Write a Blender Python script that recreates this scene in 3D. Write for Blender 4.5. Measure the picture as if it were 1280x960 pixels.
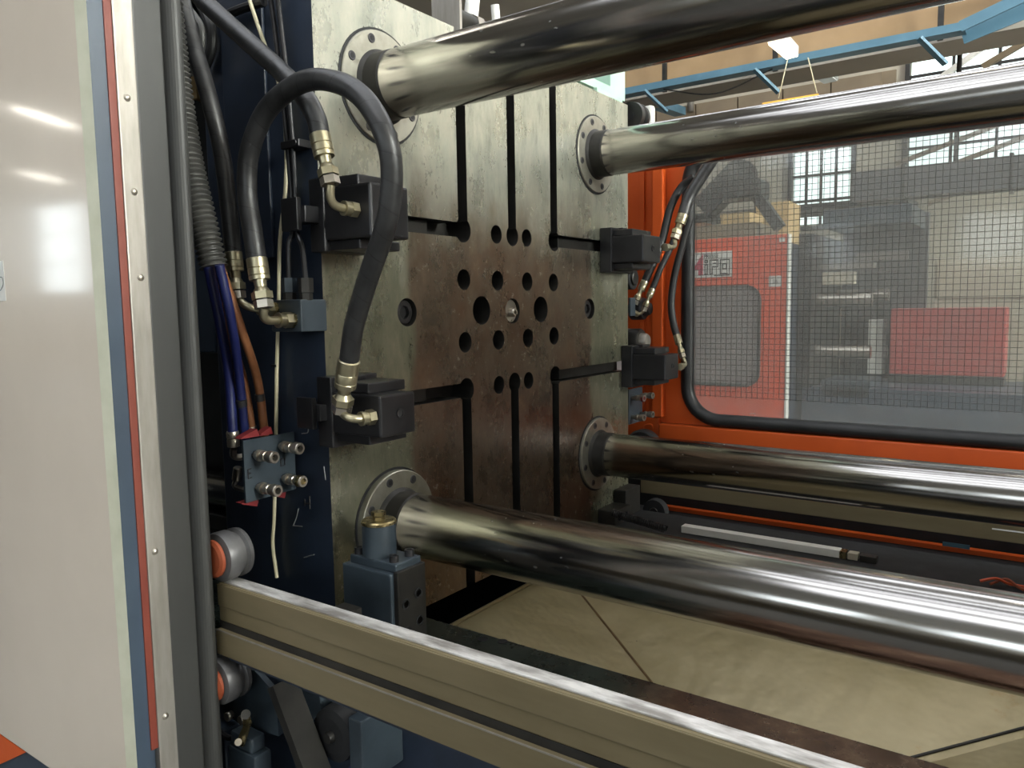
import bpy, bmesh, math, random
from mathutils import Vector, Matrix
random.seed(7)
for o in list(bpy.data.objects): bpy.data.objects.remove(o)
SC = bpy.context.scene
C = SC.collection

# ------------------------------------------------------------------ camera
cam = bpy.data.cameras.new('camera'); co = bpy.data.objects.new('camera', cam); C.objects.link(co)
cam.sensor_width = 36.0; cam.lens = 27.159; cam.clip_start = 0.02; cam.clip_end = 200
R_ = Vector((0.81766319, 0.57546663, -0.01628071)); U_ = Vector((-0.04287939, 0.08907876, 0.99510117)); F_ = Vector((-0.57409778, 0.81295949, -0.09751208))
co.matrix_world = Matrix(((R_.x, U_.x, -F_.x, 1.2818), (R_.y, U_.y, -F_.y, -1.8177), (R_.z, U_.z, -F_.z, -0.0004), (0, 0, 0, 1)))
SC.camera = co

# ------------------------------------------------------------------ world, exposure
w = bpy.data.worlds.new('world'); SC.world = w; w.use_nodes = True
w.node_tree.nodes['Background'].inputs[0].default_value = (0.62, 0.75, 0.9, 1)
w.node_tree.nodes['Background'].inputs[1].default_value = 0.25
SC.view_settings.view_transform = 'Standard'; SC.view_settings.look = 'None'
SC.view_settings.exposure = 0.2; SC.view_settings.gamma = 1.0; SC.view_settings.use_curve_mapping = False
SKY_STRENGTH = 4.6      # roof lights
SIDE_STRENGTH = 5.0
END_FILL_STRENGTH = 70.0     # unseen end-wall windows, added to light the platen
BACK_STRENGTH = 2.4     # tall side windows
TUBE_STRENGTH = 22.0    # fluorescent tubes

# ------------------------------------------------------------------ materials
def lin(c):
    return tuple(((v/12.92) if v <= 0.04045 else ((v+0.055)/1.055)**2.4) for v in c)
def H(h):
    return lin(tuple(int(h[i:i+2], 16)/255 for i in (0, 2, 4)))
class NT:
    def __init__(s, name):
        s.m = bpy.data.materials.new(name); s.m.use_nodes = True
        s.t = s.m.node_tree; s.t.nodes.clear()
        s.out = s.t.nodes.new('ShaderNodeOutputMaterial')
    def n(s, typ, **kw):
        nd = s.t.nodes.new(typ)
        for k, v in kw.items():
            if k.startswith('i_'):
                key = k[2:]
                nd.inputs[int(key) if key.isdigit() else key.replace('_', ' ')].default_value = v
            else: setattr(nd, k, v)
        return nd
    def l(s, a, b): s.t.links.new(a, b)
    def noise(s, vec, scale, detail=5, rough=.6, stretch=None):
        if stretch:
            mp = s.n('ShaderNodeMapping'); mp.inputs['Scale'].default_value = stretch; s.l(vec, mp.inputs[0]); vec = mp.outputs[0]
        nd = s.n('ShaderNodeTexNoise'); nd.inputs['Scale'].default_value = scale; nd.inputs['Detail'].default_value = detail; nd.inputs['Roughness'].default_value = rough
        s.l(vec, nd.inputs['Vector']); return nd.outputs['Fac']
    def ramp(s, fac, stops):
        r = s.n('ShaderNodeValToRGB'); e = r.color_ramp.elements
        while len(e) < len(stops): e.new(0.5)
        for q, (p_, c) in zip(e, stops):
            q.position = p_; q.color = (*c, 1) if not isinstance(c, (int, float)) else (c, c, c, 1)
        s.l(fac, r.inputs[0]); return r.outputs[0]
    def mix(s, fac, a, b):
        m = s.n('ShaderNodeMix', data_type='RGBA')
        if isinstance(fac, (int, float)): m.inputs[0].default_value = fac
        else: s.l(fac, m.inputs[0])
        for v, i in ((a, 6), (b, 7)):
            if isinstance(v, tuple): m.inputs[i].default_value = (*v, 1)
            else: s.l(v, m.inputs[i])
        return m.outputs[2]
    def math(s, op, a, b=0.5, clamp=False):
        m = s.n('ShaderNodeMath', operation=op, use_clamp=clamp)
        for v, i in ((a, 0), (b, 1)):
            if isinstance(v, (int, float)): m.inputs[i].default_value = v
            else: s.l(v, m.inputs[i])
        return m.outputs[0]
    def coords(s, which='Object'):
        return s.n('ShaderNodeTexCoord').outputs[which]
    def bsdf(s, **kw):
        b = s.n('ShaderNodeBsdfPrincipled'); s.l(b.outputs[0], s.out.inputs[0]); s.b = b
        return b
    def bump(s, h, strength=.2, dist=.002):
        bn = s.n('ShaderNodeBump'); bn.inputs['Strength'].default_value = strength; bn.inputs['Distance'].default_value = dist
        s.l(h, bn.inputs['Height']); s.l(bn.outputs[0], s.b.inputs['Normal'])

def pbr(name, c1, c2=None, scale=6.0, metal=0.0, rough=.5, rough2=None, stretch=None, bump=0, bscale=60, coat=0, lo=.35, hi=.65, spec=.5):
    t = NT(name); b = t.bsdf()
    b.inputs['Metallic'].default_value = metal; b.inputs['Roughness'].default_value = rough
    b.inputs['Specular IOR Level'].default_value = spec
    if coat: b.inputs['Coat Weight'].default_value = coat; b.inputs['Coat Roughness'].default_value = .08
    vec = t.coords()
    if c2 is not None:
        f = t.noise(vec, scale, stretch=stretch)
        t.l(t.ramp(f, [(lo, c1), (hi, c2)]), b.inputs['Base Color'])
    else: b.inputs['Base Color'].default_value = (*c1, 1)
    if rough2 is not None:
        f2 = t.noise(vec, scale*2.3, stretch=stretch)
        t.l(t.ramp(f2, [(.3, rough), (.7, rough2)]), b.inputs['Roughness'])
    if bump:
        t.bump(t.noise(vec, bscale, 4), bump)
    return t.m

def emit(name, col, strength):
    t = NT(name); e = t.n('ShaderNodeEmission'); e.inputs[0].default_value = (*col, 1); e.inputs[1].default_value = strength
    t.l(e.outputs[0], t.out.inputs[0]); return t.m

M = {}
M['blue'] = pbr('navy_paint', H('1c2431'), H('263142'), 5, 0, .42, .55, bump=.04)
M['blue_frame'] = pbr('slate_blue_paint', H('2f3a48'), H('384452'), 4, 0, .35, .45, bump=.04)
M['bluegrey'] = pbr('worn_blue_paint', H('2b343c'), H('3a444c'), 9, .1, .38, .5, bump=.05)
M['black_metal'] = pbr('black_oxide', H('232325'), H('343335'), 7, .5, .28, .42, bump=.03)
M['dark_metal'] = pbr('dark_oily_steel', H('2b2a29'), H('3c3a37'), 8, .6, .4, .55, bump=.05)
M['void'] = pbr('void_black', H('0d0d0f'), H('17171a'), 6, 0, .7, .8)  # near black; in holes and gaps it stands in for shade
M['zinc'] = pbr('yellow_zinc', H('a29a80'), H('b9b094'), 14, .9, .3, .38)
M['nickel'] = pbr('nickel_plate', H('a8a095'), H('bcb4a8'), 14, .9, .26, .34)
M['brass'] = pbr('aged_brass', H('8a7c58'), H('a3946c'), 30, .95, .22, .34)
M['orange'] = pbr('orange_paint', H('c4501c'), H('d05a22'), 3, 0, .38, .5, bump=.05, spec=.4)
M['orange_far'] = pbr('faded_orange_paint', H('d24a26'), H('dc5530'), 3, 0, .4, .5)
M['cream'] = pbr('cream_enamel', H('d8cbbb'), H('dfd2c2'), 2.5, 0, .2, .26, bump=.012, bscale=5, coat=1.0)
M['cream_edge'] = pbr('cream_enamel_edge', H('b9b9a4'), H('c8c7b4'), 12, 0, .35, .5)
M['alu'] = pbr('brushed_aluminium', H('86817a'), H('9c968f'), 6, .6, .42, .52, stretch=(6, 6, 1), bump=.03)
M['red'] = pbr('dark_red_paint', H('642619'), H('70301f'), 5, 0, .5, .6)
M['redtab'] = pbr('red_plastic', H('6c1c1e'), H('7c2426'), 9, 0, .45, .55)
M['rubber_grey'] = pbr('grey_rubber', H('282827'), H('343432'), 5, 0, .5, .6, stretch=(1, 1, .2))
M['rubber'] = pbr('black_rubber', H('1c1c1d'), H('29292a'), 12, 0, .4, .55, bump=.05)
M['screw'] = pbr('dark_screw', H('3a3a3b'), H('58575a'), 40, .85, .3, .4)
M['concrete'] = pbr('concrete', H('9a7f5e'), H('a88c6a'), 2.0, 0, .8, .9, bump=.1, bscale=12)  # tan includes the warm lamp's glow on the beam
M['tan_wall'] = pbr('tan_render', H('6e6150'), H('7d6f5b'), 1.5, 0, .85, .9)
M['roof'] = pbr('grey_roof', H('a09a90'), H('aca69c'), .8, 0, .8, .9)
M['wall'] = pbr('hall_wall', H('a09888'), H('aca494'), .7, 0, .85, .9)
M['floor'] = pbr('factory_floor', H('4b4a48'), H('5a5855'), 1.2, 0, .5, .7)
M['tray'] = pbr('blue_tray_paint', H('4a6f82'), H('567c90'), 3, .1, .45, .55)
M['mint'] = pbr('mint_paint', H('93b3a2'), H('a2bfae'), 5, 0, .45, .55)
M['white'] = pbr('white_plastic', H('cfcdc8'), H('dedcd6'), 6, 0, .4, .5)
M['cable_white'] = pbr('ivory_cable', H('b8b094'), H('c8c0a4'), 12, 0, .45, .55)
M['hose_blue'] = pbr('blue_hose', H('161b46'), H('1c2352'), 12, 0, .35, .45)
M['hose_brown'] = pbr('brown_hose', H('7a4e30'), H('8e5f40'), 14, 0, .4, .5)
M['orange_wheel'] = pbr('orange_plastic', H('7e3a20'), H('8e4426'), 12, 0, .45, .55)
M['roller'] = pbr('grey_roller', H('504f50'), H('646364'), 14, .4, .35, .5, bump=.04)
M['ink'] = pbr('black_ink', H('1c1a1c'), None, rough=.6)
M['logo_red'] = pbr('logo_crimson', H('b02a48'), None, rough=.5)
M['scratch'] = pbr('bare_scratch', H('8d8f90'), None, metal=.3, rough=.5)
M['dark_glass'] = pbr('grey_sheen_window', H('77706f'), H('8a8280'), 3, 0, .15, .3)  # grey raised in the colour to stand for reflections
M['card'] = pbr('cardboard', H('b89a6a'), H('c8ab7c'), 4, 0, .8, .9)
M['red_bin'] = pbr('red_casing', H('9c3a36'), H('a8443e'), 3, 0, .45, .55)
M['beige'] = pbr('beige_casing', H('a39a88'), H('b2a998'), 2, 0, .5, .6)
M['cable_orange'] = pbr('orange_cable', H('c0502c'), None, rough=.5)
M['tube_warm'] = emit('warm_tube', (1.0, .82, .52), TUBE_STRENGTH)
M['tube_cool'] = emit('cool_tube', (1.0, .95, .84), TUBE_STRENGTH)
M['sky_roof'] = emit('roof_daylight', (.90, .94, 1.0), SKY_STRENGTH)
M['sky_back'] = emit('back_daylight', (.84, 1.0, .97), BACK_STRENGTH)
M['fill_end'] = emit('end_fill_light', (.97, 1.0, .93), END_FILL_STRENGTH)
M['sky_side'] = emit('side_daylight', (.85, .95, 1.0), SIDE_STRENGTH)

def m_platen():
    t = NT('stained_platen_steel'); b = t.bsdf(); b.inputs['Metallic'].default_value = .72
    geo = t.coords('Object')                     # origin at the middle of the platen's foot: z runs 0..1.456
    sx = t.n('ShaderNodeSeparateXYZ'); t.l(geo, sx.inputs[0])
    wob = t.math('MULTIPLY', t.math('SUBTRACT', t.noise(geo, 5, 4), .5), .10)
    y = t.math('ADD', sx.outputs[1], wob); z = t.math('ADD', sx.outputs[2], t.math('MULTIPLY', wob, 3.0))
    inside = t.math('SUBTRACT', 1.0, t.math('MULTIPLY', t.math('SUBTRACT', t.math('ABSOLUTE', y), .43), 40, True))
    low = t.math('SUBTRACT', 1.0, t.math('MULTIPLY', t.math('SUBTRACT', z, .88), 4.0, True))
    inside = t.math('MINIMUM', inside, 1.0, True); low = t.math('MINIMUM', low, 1.0, True)
    streak = t.noise(geo, 8, 9, .78, (1, 2.4, .8))
    blot = t.noise(geo, 7, 9, .78, (1, 1.3, .8))
    grey = t.ramp(streak, [(.3, H('7c8076')), (.45, H('a2a396')), (.6, H('b4b2a4')), (.75, H('c2bfb0'))])
    oily_shade = t.ramp(streak, [(.3, H('55553f')), (.55, H('6f6d57')), (.8, H('8b8670'))])
    low_dark = t.math('MULTIPLY', t.math('SUBTRACT', 1.02, t.math('ADD', z, t.math('MULTIPLY', t.math('SUBTRACT', t.noise(geo, 4, 5, .6, (1, 4, .5)), .5), .6))), 5.0, True)
    grey = t.mix(t.math('MULTIPLY', low_dark, .75), grey, oily_shade)  # oil dirt, with some of the face's lower shade put into its colour
    brown = t.ramp(blot, [(.28, H('3d322b')), (.42, H('5c4a3e')), (.52, H('6a594c')), (.62, H('7a6654')), (.74, H('938a7e'))])
    rust = t.ramp(t.noise(geo, 3.2, 8, .65), [(.5, 0.0), (.68, 1.0)])
    brown = t.mix(t.math('MULTIPLY', rust, .8), brown, H('5e3620'))
    fac = t.math('MULTIPLY', t.math('MULTIPLY', inside, low), t.math('ADD', .62, t.math('MULTIPLY', blot, .5), True), True)
    col = t.mix(fac, grey, brown)
    sp = t.ramp(t.noise(geo, 38, 6, .75), [(.60, 0.0), (.70, 1.0)])
    sp = t.math('MULTIPLY', sp, t.ramp(t.noise(geo, 3.5, 4), [(.45, .1), (.6, 1.0)]))
    col = t.mix(t.math('MULTIPLY', sp, .75), col, H('c9c4b8'))
    t.l(col, b.inputs['Base Color'])
    t.l(t.ramp(blot, [(.3, .20), (.7, .40)]), b.inputs['Roughness'])
    t.bump(t.noise(geo, 70, 6, .7), .12, .002)
    return t.m
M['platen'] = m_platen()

def m_chrome():
    t = NT('polished_tie_bar_steel'); b = t.bsdf(); b.inputs['Metallic'].default_value = 1.0
    v = t.coords()
    s1 = t.noise(v, 12, 5, .6, (.12, 3.5, 3.5))
    s2 = t.noise(v, 45, 4, .6, (.05, 2, 2))
    t.l(t.ramp(s1, [(.3, H('918e8b')), (.7, H('aaa7a3'))]), b.inputs['Base Color'])
    nick = t.ramp(t.noise(v, 42, 3, .5, (1, 1.8, 1.8)), [(.70, 0.0), (.745, 1.0)])
    patch = t.ramp(t.noise(v, 2.2, 2), [(.48, 0.0), (.6, 1.0)])
    nk = t.math('MULTIPLY', nick, patch)
    ro = t.math('ADD', t.math('MULTIPLY', t.ramp(s2, [(.3, 0.0), (.7, 1.0)]), .09), .13)
    ro = t.math('ADD', ro, t.math('MULTIPLY', nk, .22))
    t.l(ro, b.inputs['Roughness'])
    t.bump(t.math('ADD', s2, t.math('MULTIPLY', nk, 2.0)), .035, .001)
    return t.m
M['chrome'] = m_chrome()

def m_bedway():
    t = NT('oiled_bed_way'); b = t.bsdf(); b.inputs['Metallic'].default_value = .7
    v = t.coords(); sx = t.n('ShaderNodeSeparateXYZ'); t.l(v, sx.inputs[0])
    x = t.math('ADD', t.math('SUBTRACT', sx.outputs[0], .34), t.math('MULTIPLY', t.math('SUBTRACT', t.noise(v, 7, 5), .5), .35))
    worn = t.math('MULTIPLY', t.math('ADD', x, .10), 5.0, True)     # browned beyond the platen's travel
    br = t.ramp(t.noise(v, 9, 7, .7), [(.3, H('3b2a22')), (.5, H('5e4636')), (.62, H('7a6450')), (.75, H('a08c78'))])
    gr = t.ramp(t.noise(v, 5, 5), [(.3, H('2a322e')), (.7, H('46504b'))])
    t.l(t.mix(worn, gr, br), b.inputs['Base Color'])
    t.l(t.ramp(t.noise(v, 16, 5), [(.3, .16), (.7, .42)]), b.inputs['Roughness'])
    return t.m
M['bedway'] = m_bedway()

def m_sheet():
    t = NT('dented_chute_sheet'); b = t.bsdf(); b.inputs['Metallic'].default_value = .35
    v = t.coords()
    c = t.ramp(t.noise(v, 4, 6), [(.3, H('867a58')), (.7, H('9c9070'))])
    rust = t.ramp(t.noise(v, 3.4, 7, .7), [(.66, 0.0), (.74, 1.0)])
    dots = t.ramp(t.noise(v, 34, 3), [(.74, 0.0), (.78, 1.0)])
    c = t.mix(t.math('MULTIPLY', rust, .6), c, H('8a6430')); c = t.mix(t.math('MULTIPLY', dots, .7), c, H('3d3428'))
    t.l(c, b.inputs['Base Color']); b.inputs['Roughness'].default_value = .38
    t.bump(t.noise(v, 7, 3), .5, .02)
    return t.m
M['sheet'] = m_sheet()

def m_rail():
    t = NT('olive_rail_paint'); b = t.bsdf(); b.inputs['Metallic'].default_value = .3
    v = t.coords()
    t.l(t.ramp(t.noise(v, 5, 6, .6, (.4, 2, 2)), [(.3, H('6a5f46')), (.7, H('80745a'))]), b.inputs['Base Color'])
    b.inputs['Roughness'].default_value = .38; return t.m
M['rail'] = m_rail()
M['rail_top'] = pbr('worn_sheen_track', H('908c88'), H('e2e0de'), 26, .5, .3, .5, stretch=(.5, 2, 2), bump=.15)  # worn track, base colour raised to hold its reflected brightness

def m_hose():
    t = NT('wrapped_rubber_hose'); b = t.bsdf()
    uv = t.coords('UV'); sx = t.n('ShaderNodeSeparateXYZ'); t.l(uv, sx.inputs[0])
    ph = t.math('FRACT', t.math('ADD', t.math('MULTIPLY', sx.outputs[0], 22.0), sx.outputs[1]))
    seam = t.math('GREATER_THAN', ph, .93)
    n = t.noise(t.coords(), 30, 4)
    t.l(t.mix(seam, t.ramp(n, [(.3, H('1b1b1c')), (.7, H('2d2d2e'))]), H('151516')), b.inputs['Base Color'])
    t.l(t.ramp(n, [(.3, .32), (.7, .5)]), b.inputs['Roughness'])
    t.bump(t.math('MULTIPLY', seam, -1.0), .5, .002); return t.m
M['hose'] = m_hose()
M['alu_flange'] = pbr('worn_flange_steel', H('8a877c'), H('a5a296'), 14, .85, .35, .5, bump=.08)
M['mesh_wire'] = pbr('galvanised_wire', H('43423f'), H('525150'), 30, .2, .5)
M['conduit'] = pbr('grey_conduit', H('3a3a38'), H('4a4946'), 10, 0, .4, .5)

def m_pane():
    t = NT('scratched_polycarbonate'); v = t.coords()
    tr = t.n('ShaderNodeBsdfTransparent'); tr.inputs[0].default_value = (.93, .95, .94, 1)
    df = t.n('ShaderNodeBsdfDiffuse'); df.inputs[0].default_value = (*H('b9b7b2'), 1)
    tl = t.n('ShaderNodeBsdfTranslucent'); tl.inputs[0].default_value = (*H('c4c6c4'), 1)
    dm = t.n('ShaderNodeMixShader'); dm.inputs[0].default_value = .5; t.l(df.outputs[0], dm.inputs[1]); t.l(tl.outputs[0], dm.inputs[2])
    haze = t.ramp(t.noise(v, 2.2, 6, .65), [(.3, .20), (.7, .40)])
    scr = t.ramp(t.noise(v, 30, 5, .7, (.22, 1, 1.6)), [(.66, 0.0), (.74, .25)])
    f = t.math('ADD', haze, scr, True)
    mx = t.n('ShaderNodeMixShader'); t.l(f, mx.inputs[0]); t.l(tr.outputs[0], mx.inputs[1]); t.l(dm.outputs[0], mx.inputs[2])
    gl = t.n('ShaderNodeBsdfGlossy'); gl.inputs['Roughness'].default_value = .08
    fr = t.n('ShaderNodeFresnel'); fr.inputs[0].default_value = 1.45
    m2 = t.n('ShaderNodeMixShader'); t.l(t.math('MULTIPLY', fr.outputs[0], .8), m2.inputs[0]); t.l(mx.outputs[0], m2.inputs[1]); t.l(gl.outputs[0], m2.inputs[2])
    t.l(m2.outputs[0], t.out.inputs[0]); return t.m
M['pane'] = m_pane()

# ------------------------------------------------------------------ mesh helpers
class MB:
    def __init__(s): s.bm = bmesh.new(); s.uv = None
    def box(s, a, b, bev=0.0):
        a = Vector(a); b = Vector(b)
        lo = Vector([min(a[i], b[i]) for i in range(3)]); hi = Vector([max(a[i], b[i]) for i in range(3)])
        r = bmesh.ops.create_cube(s.bm, size=1.0)['verts']
        for v in r: v.co = Vector([lo[i]+(v.co[i]+.5)*(hi[i]-lo[i]) for i in range(3)])
        if bev:
            ed = list({e for v in r for e in v.link_edges})
            bmesh.ops.bevel(s.bm, geom=ed, offset=bev, segments=2, affect='EDGES', profile=.6)
        return s
    def obox(s, c, dims, rot):                       # oriented box, rot = 3x3 Matrix
        r = bmesh.ops.create_cube(s.bm, size=1.0)['verts']
        for v in r: v.co = Vector(c) + rot @ Vector([v.co[i]*dims[i] for i in range(3)])
        return s
    def beam(s, p0, p1, wdt, hgt, up=(0, 0, 1)):       # rectangular bar between two points
        p0 = Vector(p0); p1 = Vector(p1); d = (p1-p0); L = d.length; d.normalize()
        x = Vector(up).cross(d)
        if x.length < 1e-4: x = Vector((1, 0, 0)).cross(d)
        x.normalize(); y = d.cross(x)
        rot = Matrix((x, y, d)).transposed()
        return s.obox((p0+p1)/2, (wdt, hgt, L), rot)
    def ring(s, c, x, y, r, n, ph=0):
        return [s.bm.verts.new(c + x*(r*math.cos(ph+2*math.pi*i/n)) + y*(r*math.sin(ph+2*math.pi*i/n))) for i in range(n)]
    def bridge(s, A, B):
        n = len(A); return [s.bm.faces.new((A[i], A[(i+1) % n], B[(i+1) % n], B[i])) for i in range(n)]
    def lathe(s, p0, axis, prof, n=24, caps=True, smooth=True, ph=0.0):   # prof: (distance along axis, radius)
        d = Vector(axis).normalized(); x = d.orthogonal().normalized(); y = d.cross(x); prev = None; p0 = Vector(p0)
        for i, (t, r) in enumerate(prof):
            R = s.ring(p0+d*t, x, y, max(r, 1e-4), n, ph)
            if prev:
                for f in s.bridge(prev, R): f.smooth = smooth
            elif caps: s.bm.faces.new(list(reversed(R)))
            prev = R
        if caps: s.bm.faces.new(prev)
        return s
    def cyl(s, p0, p1, r, r1=None, n=24, smooth=True, ph=0.0):
        p0 = Vector(p0); p1 = Vector(p1); L = (p1-p0).length
        return s.lathe(p0, p1-p0, [(0, r), (L, r if r1 is None else r1)], n, True, smooth, ph)
    def hexn(s, p0, p1, r): return s.cyl(p0, p1, r, None, 6, False)
    def tube(s, pts, r, n=12, rfun=None, sub=8, smooth_path=True):
        P = smooth(pts, sub) if smooth_path else [Vector(p) for p in pts]
        if s.uv is None: s.uv = s.bm.loops.layers.uv.new('UVMap')
        prev = None; t0 = (P[1]-P[0]).normalized(); x = t0.orthogonal().normalized(); L = 0; pl = 0
        for i, p in enumerate(P):
            t = (P[min(i+1, len(P)-1)]-P[max(i-1, 0)]).normalized()
            x = (x - t*x.dot(t)).normalized(); y = t.cross(x)
            if i: L += (p-P[i-1]).length
            rr = rfun(L) if rfun else r
            R = s.ring(p, x, y, rr, n)
            if prev:
                for j, f in enumerate(s.bridge(prev, R)):
                    f.smooth = True
                    for lp, (u, v) in zip(f.loops, ((pl, j/n), (pl, (j+1)/n), (L, (j+1)/n), (L, j/n))): lp[s.uv].uv = (u, v)
            else: s.bm.faces.new(list(reversed(R)))
            prev = R; pl = L
        s.bm.faces.new(prev); return s
    def prism(s, poly, ext):                          # planar polygon of 3D points pushed along ext
        A = [s.bm.verts.new(Vector(p)) for p in poly]; B = [s.bm.verts.new(Vector(p)+Vector(ext)) for p in poly]
        s.bm.faces.new(A); s.bm.faces.new(list(reversed(B)))
        n = len(A)
        for i in range(n): s.bm.faces.new((A[i], B[i], B[(i+1) % n], A[(i+1) % n]))
        return s
    def mesh(s, name, mat):
        bmesh.ops.recalc_face_normals(s.bm, faces=s.bm.faces)
        for e in s.bm.edges:
            if len(e.link_faces) == 2 and e.calc_face_angle(0) > .6: e.smooth = False
        me = bpy.data.meshes.new(name); s.bm.to_mesh(me); s.bm.free()
        if mat: me.materials.append(M[mat] if isinstance(mat, str) else mat)
        return me
    def build(s, name, mat, parent=None):
        return obj(name, s.mesh(name, mat), parent)

def smooth(pts, sub=8):
    P = [Vector(p) for p in pts]; out = []
    if len(P) < 3: return [P[0].lerp(P[1], i/sub) for i in range(sub+1)]
    Q = [P[0]*2-P[1]] + P + [P[-1]*2-P[-2]]
    for i in range(1, len(Q)-2):
        a, b, c, d = Q[i-1:i+3]
        for k in range(sub):
            t = k/sub
            out.append(.5*((2*b) + (c-a)*t + (2*a-5*b+4*c-d)*t*t + (3*b-a-3*c+d)*t**3))
    out.append(P[-1]); return out

def wloc(o):
    v = Vector(o.location)
    while o.parent: o = o.parent; v += Vector(o.location)
    return v
def obj(name, me, parent=None):
    """links a mesh made in world coordinates as one object whose origin is the middle of its foot"""
    xs = [v.co for v in me.vertices]
    lo = Vector([min(v[i] for v in xs) for i in range(3)]); hi = Vector([max(v[i] for v in xs) for i in range(3)])
    c = Vector(((lo.x+hi.x)/2, (lo.y+hi.y)/2, lo.z))
    me.transform(Matrix.Translation(-c))
    o = bpy.data.objects.new(name, me); C.objects.link(o)
    o.location = c
    if parent: o.parent = parent; o.location = c - wloc(parent)
    return o
def inst(name, me, loc, parent, rot=None):
    o = bpy.data.objects.new(name, me); C.objects.link(o)
    o.location = Vector(loc) - (wloc(parent) if parent else Vector())
    if rot: o.rotation_euler = rot
    if parent: o.parent = parent
    return o
def tag(o, label, cat, group=None, kind=None):
    o['label'] = label; o['category'] = cat
    if group: o['group'] = group
    if kind: o['kind'] = kind
    return o
def thing(name, loc, label, cat, group=None):
    o = bpy.data.objects.new(name, None); C.objects.link(o); o.location = loc; o.empty_display_size = .05
    return tag(o, label, cat, group)
def struct(o): o['kind'] = 'structure'; return o
def text_mesh(body, size, mat, rot, loc, depth=.001, align='CENTER'):
    cu = bpy.data.curves.new('lettering', 'FONT'); cu.body = body; cu.size = size; cu.extrude = depth; cu.align_x = align; cu.align_y = 'CENTER'
    t = bpy.data.objects.new('lettering', cu); C.objects.link(t)
    bpy.context.view_layer.update()
    me = bpy.data.meshes.new_from_object(t.evaluated_get(bpy.context.evaluated_depsgraph_get()))
    bpy.data.objects.remove(t); bpy.data.curves.remove(cu)
    me.transform(Matrix.Translation(Vector(loc)) @ rot.to_4x4()); me.materials.clear(); me.materials.append(M[mat]); return me
V = Vector
def rrect(x0, x1, z0, z1, r, y, n=8):
    out = []
    for cx, cz, a0 in ((x1-r, z1-r, 0), (x0+r, z1-r, 90), (x0+r, z0+r, 180), (x1-r, z0+r, 270)):
        for k in range(n+1):
            a = math.radians(a0+90*k/n); out.append(V((cx+r*math.cos(a), y, cz+r*math.sin(a))))
    return out
def strip(pts_out, pts_in, thick, mb):               # closed frame between two outlines, pushed along +y
    n = len(pts_out); f = mb.bm
    a = [f.verts.new(p) for p in pts_out]; b = [f.verts.new(p) for p in pts_in]
    c = [f.verts.new(p+V((0, thick, 0))) for p in pts_out]; d = [f.verts.new(p+V((0, thick, 0))) for p in pts_in]
    for i in range(n):
        j = (i+1) % n
        f.faces.new((a[i], a[j], b[j], b[i])); f.faces.new((c[j], c[i], d[i], d[j]))
        f.faces.new((a[j], a[i], c[i], c[j])); f.faces.new((b[i], b[j], d[j], d[i]))
    return mb

# ================================================================== THE HALL (setting)
FZ = -1.35
X0, X1, Y0, Y1, CZ = -26.0, 11.0, -12.0, 9.0, 4.6
struct(MB().box((X0, Y0, FZ-.1), (X1, Y1, FZ)).build('floor', 'floor'))
ceil = struct(MB().box((X0, Y0, CZ), (X1, Y1, CZ+.15)).build('ceiling', 'roof'))
struct(MB().box((X0, Y1, FZ), (X1, Y1+.2, CZ)).build('wall_back', 'wall'))
struct(MB().box((X0, Y0-.2, FZ), (X1, Y0, CZ)).build('wall_front', 'wall'))
struct(MB().box((X0-.2, Y0, FZ), (X0, Y1, CZ)).build('wall_left', 'wall'))
struct(MB().box((X1, Y0, FZ), (X1+.2, Y1, CZ)).build('wall_right', 'wall'))
# plank band that runs along the head of the back wall, and the concrete beam before it
bz0, bz1 = (-0.372, 8.9, 2.63)[2]-.35, (-0.377, 8.9, 2.819)[2]
band = struct(MB().box((-9, 8.86, bz0), ((-0.458, 8.86, 2.787)[0], 8.9, bz1)).build('trim_1', 'tan_wall'))
k = -9.0
pm = None
while k < (-0.458, 8.86, 2.787)[0]-.6:
    o = MB().box((k+.01, 8.82, bz0+.01), (k+.59, 8.86, bz1-.01)).build('panel', 'tan_wall', band); k += .6
bm_z0 = (-0.705, 5.3, 2.083)[2]
beam = struct(MB().box((-9, 5.3, bm_z0), (1.15, 5.75, bm_z0+.9), .01).build('trim_2', 'concrete'))
MB().box((-9, 5.29, bm_z0-.06), (1.15, 5.74, bm_z0), 0).build('shaded_underside', 'roof', beam)  # grey slab standing for the beam's shaded underside
for q, (a, b, c, d) in enumerate((((1150, 112), (1215, 65), .16, .34), ((1215, 70), (1285, 22), .12, .3))):
    p0 = (0.215, 7.2, 2.218) if q == 0 else (0.624, 6.6, 2.109)
    p1 = (1.021, 7.2, 2.725) if q == 0 else (1.16, 6.6, 2.37)
    struct(MB().beam(p0, p1, .06, .05).build('trim_%d' % (3+q), 'white' if q == 0 else 'tan_wall'))

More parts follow.
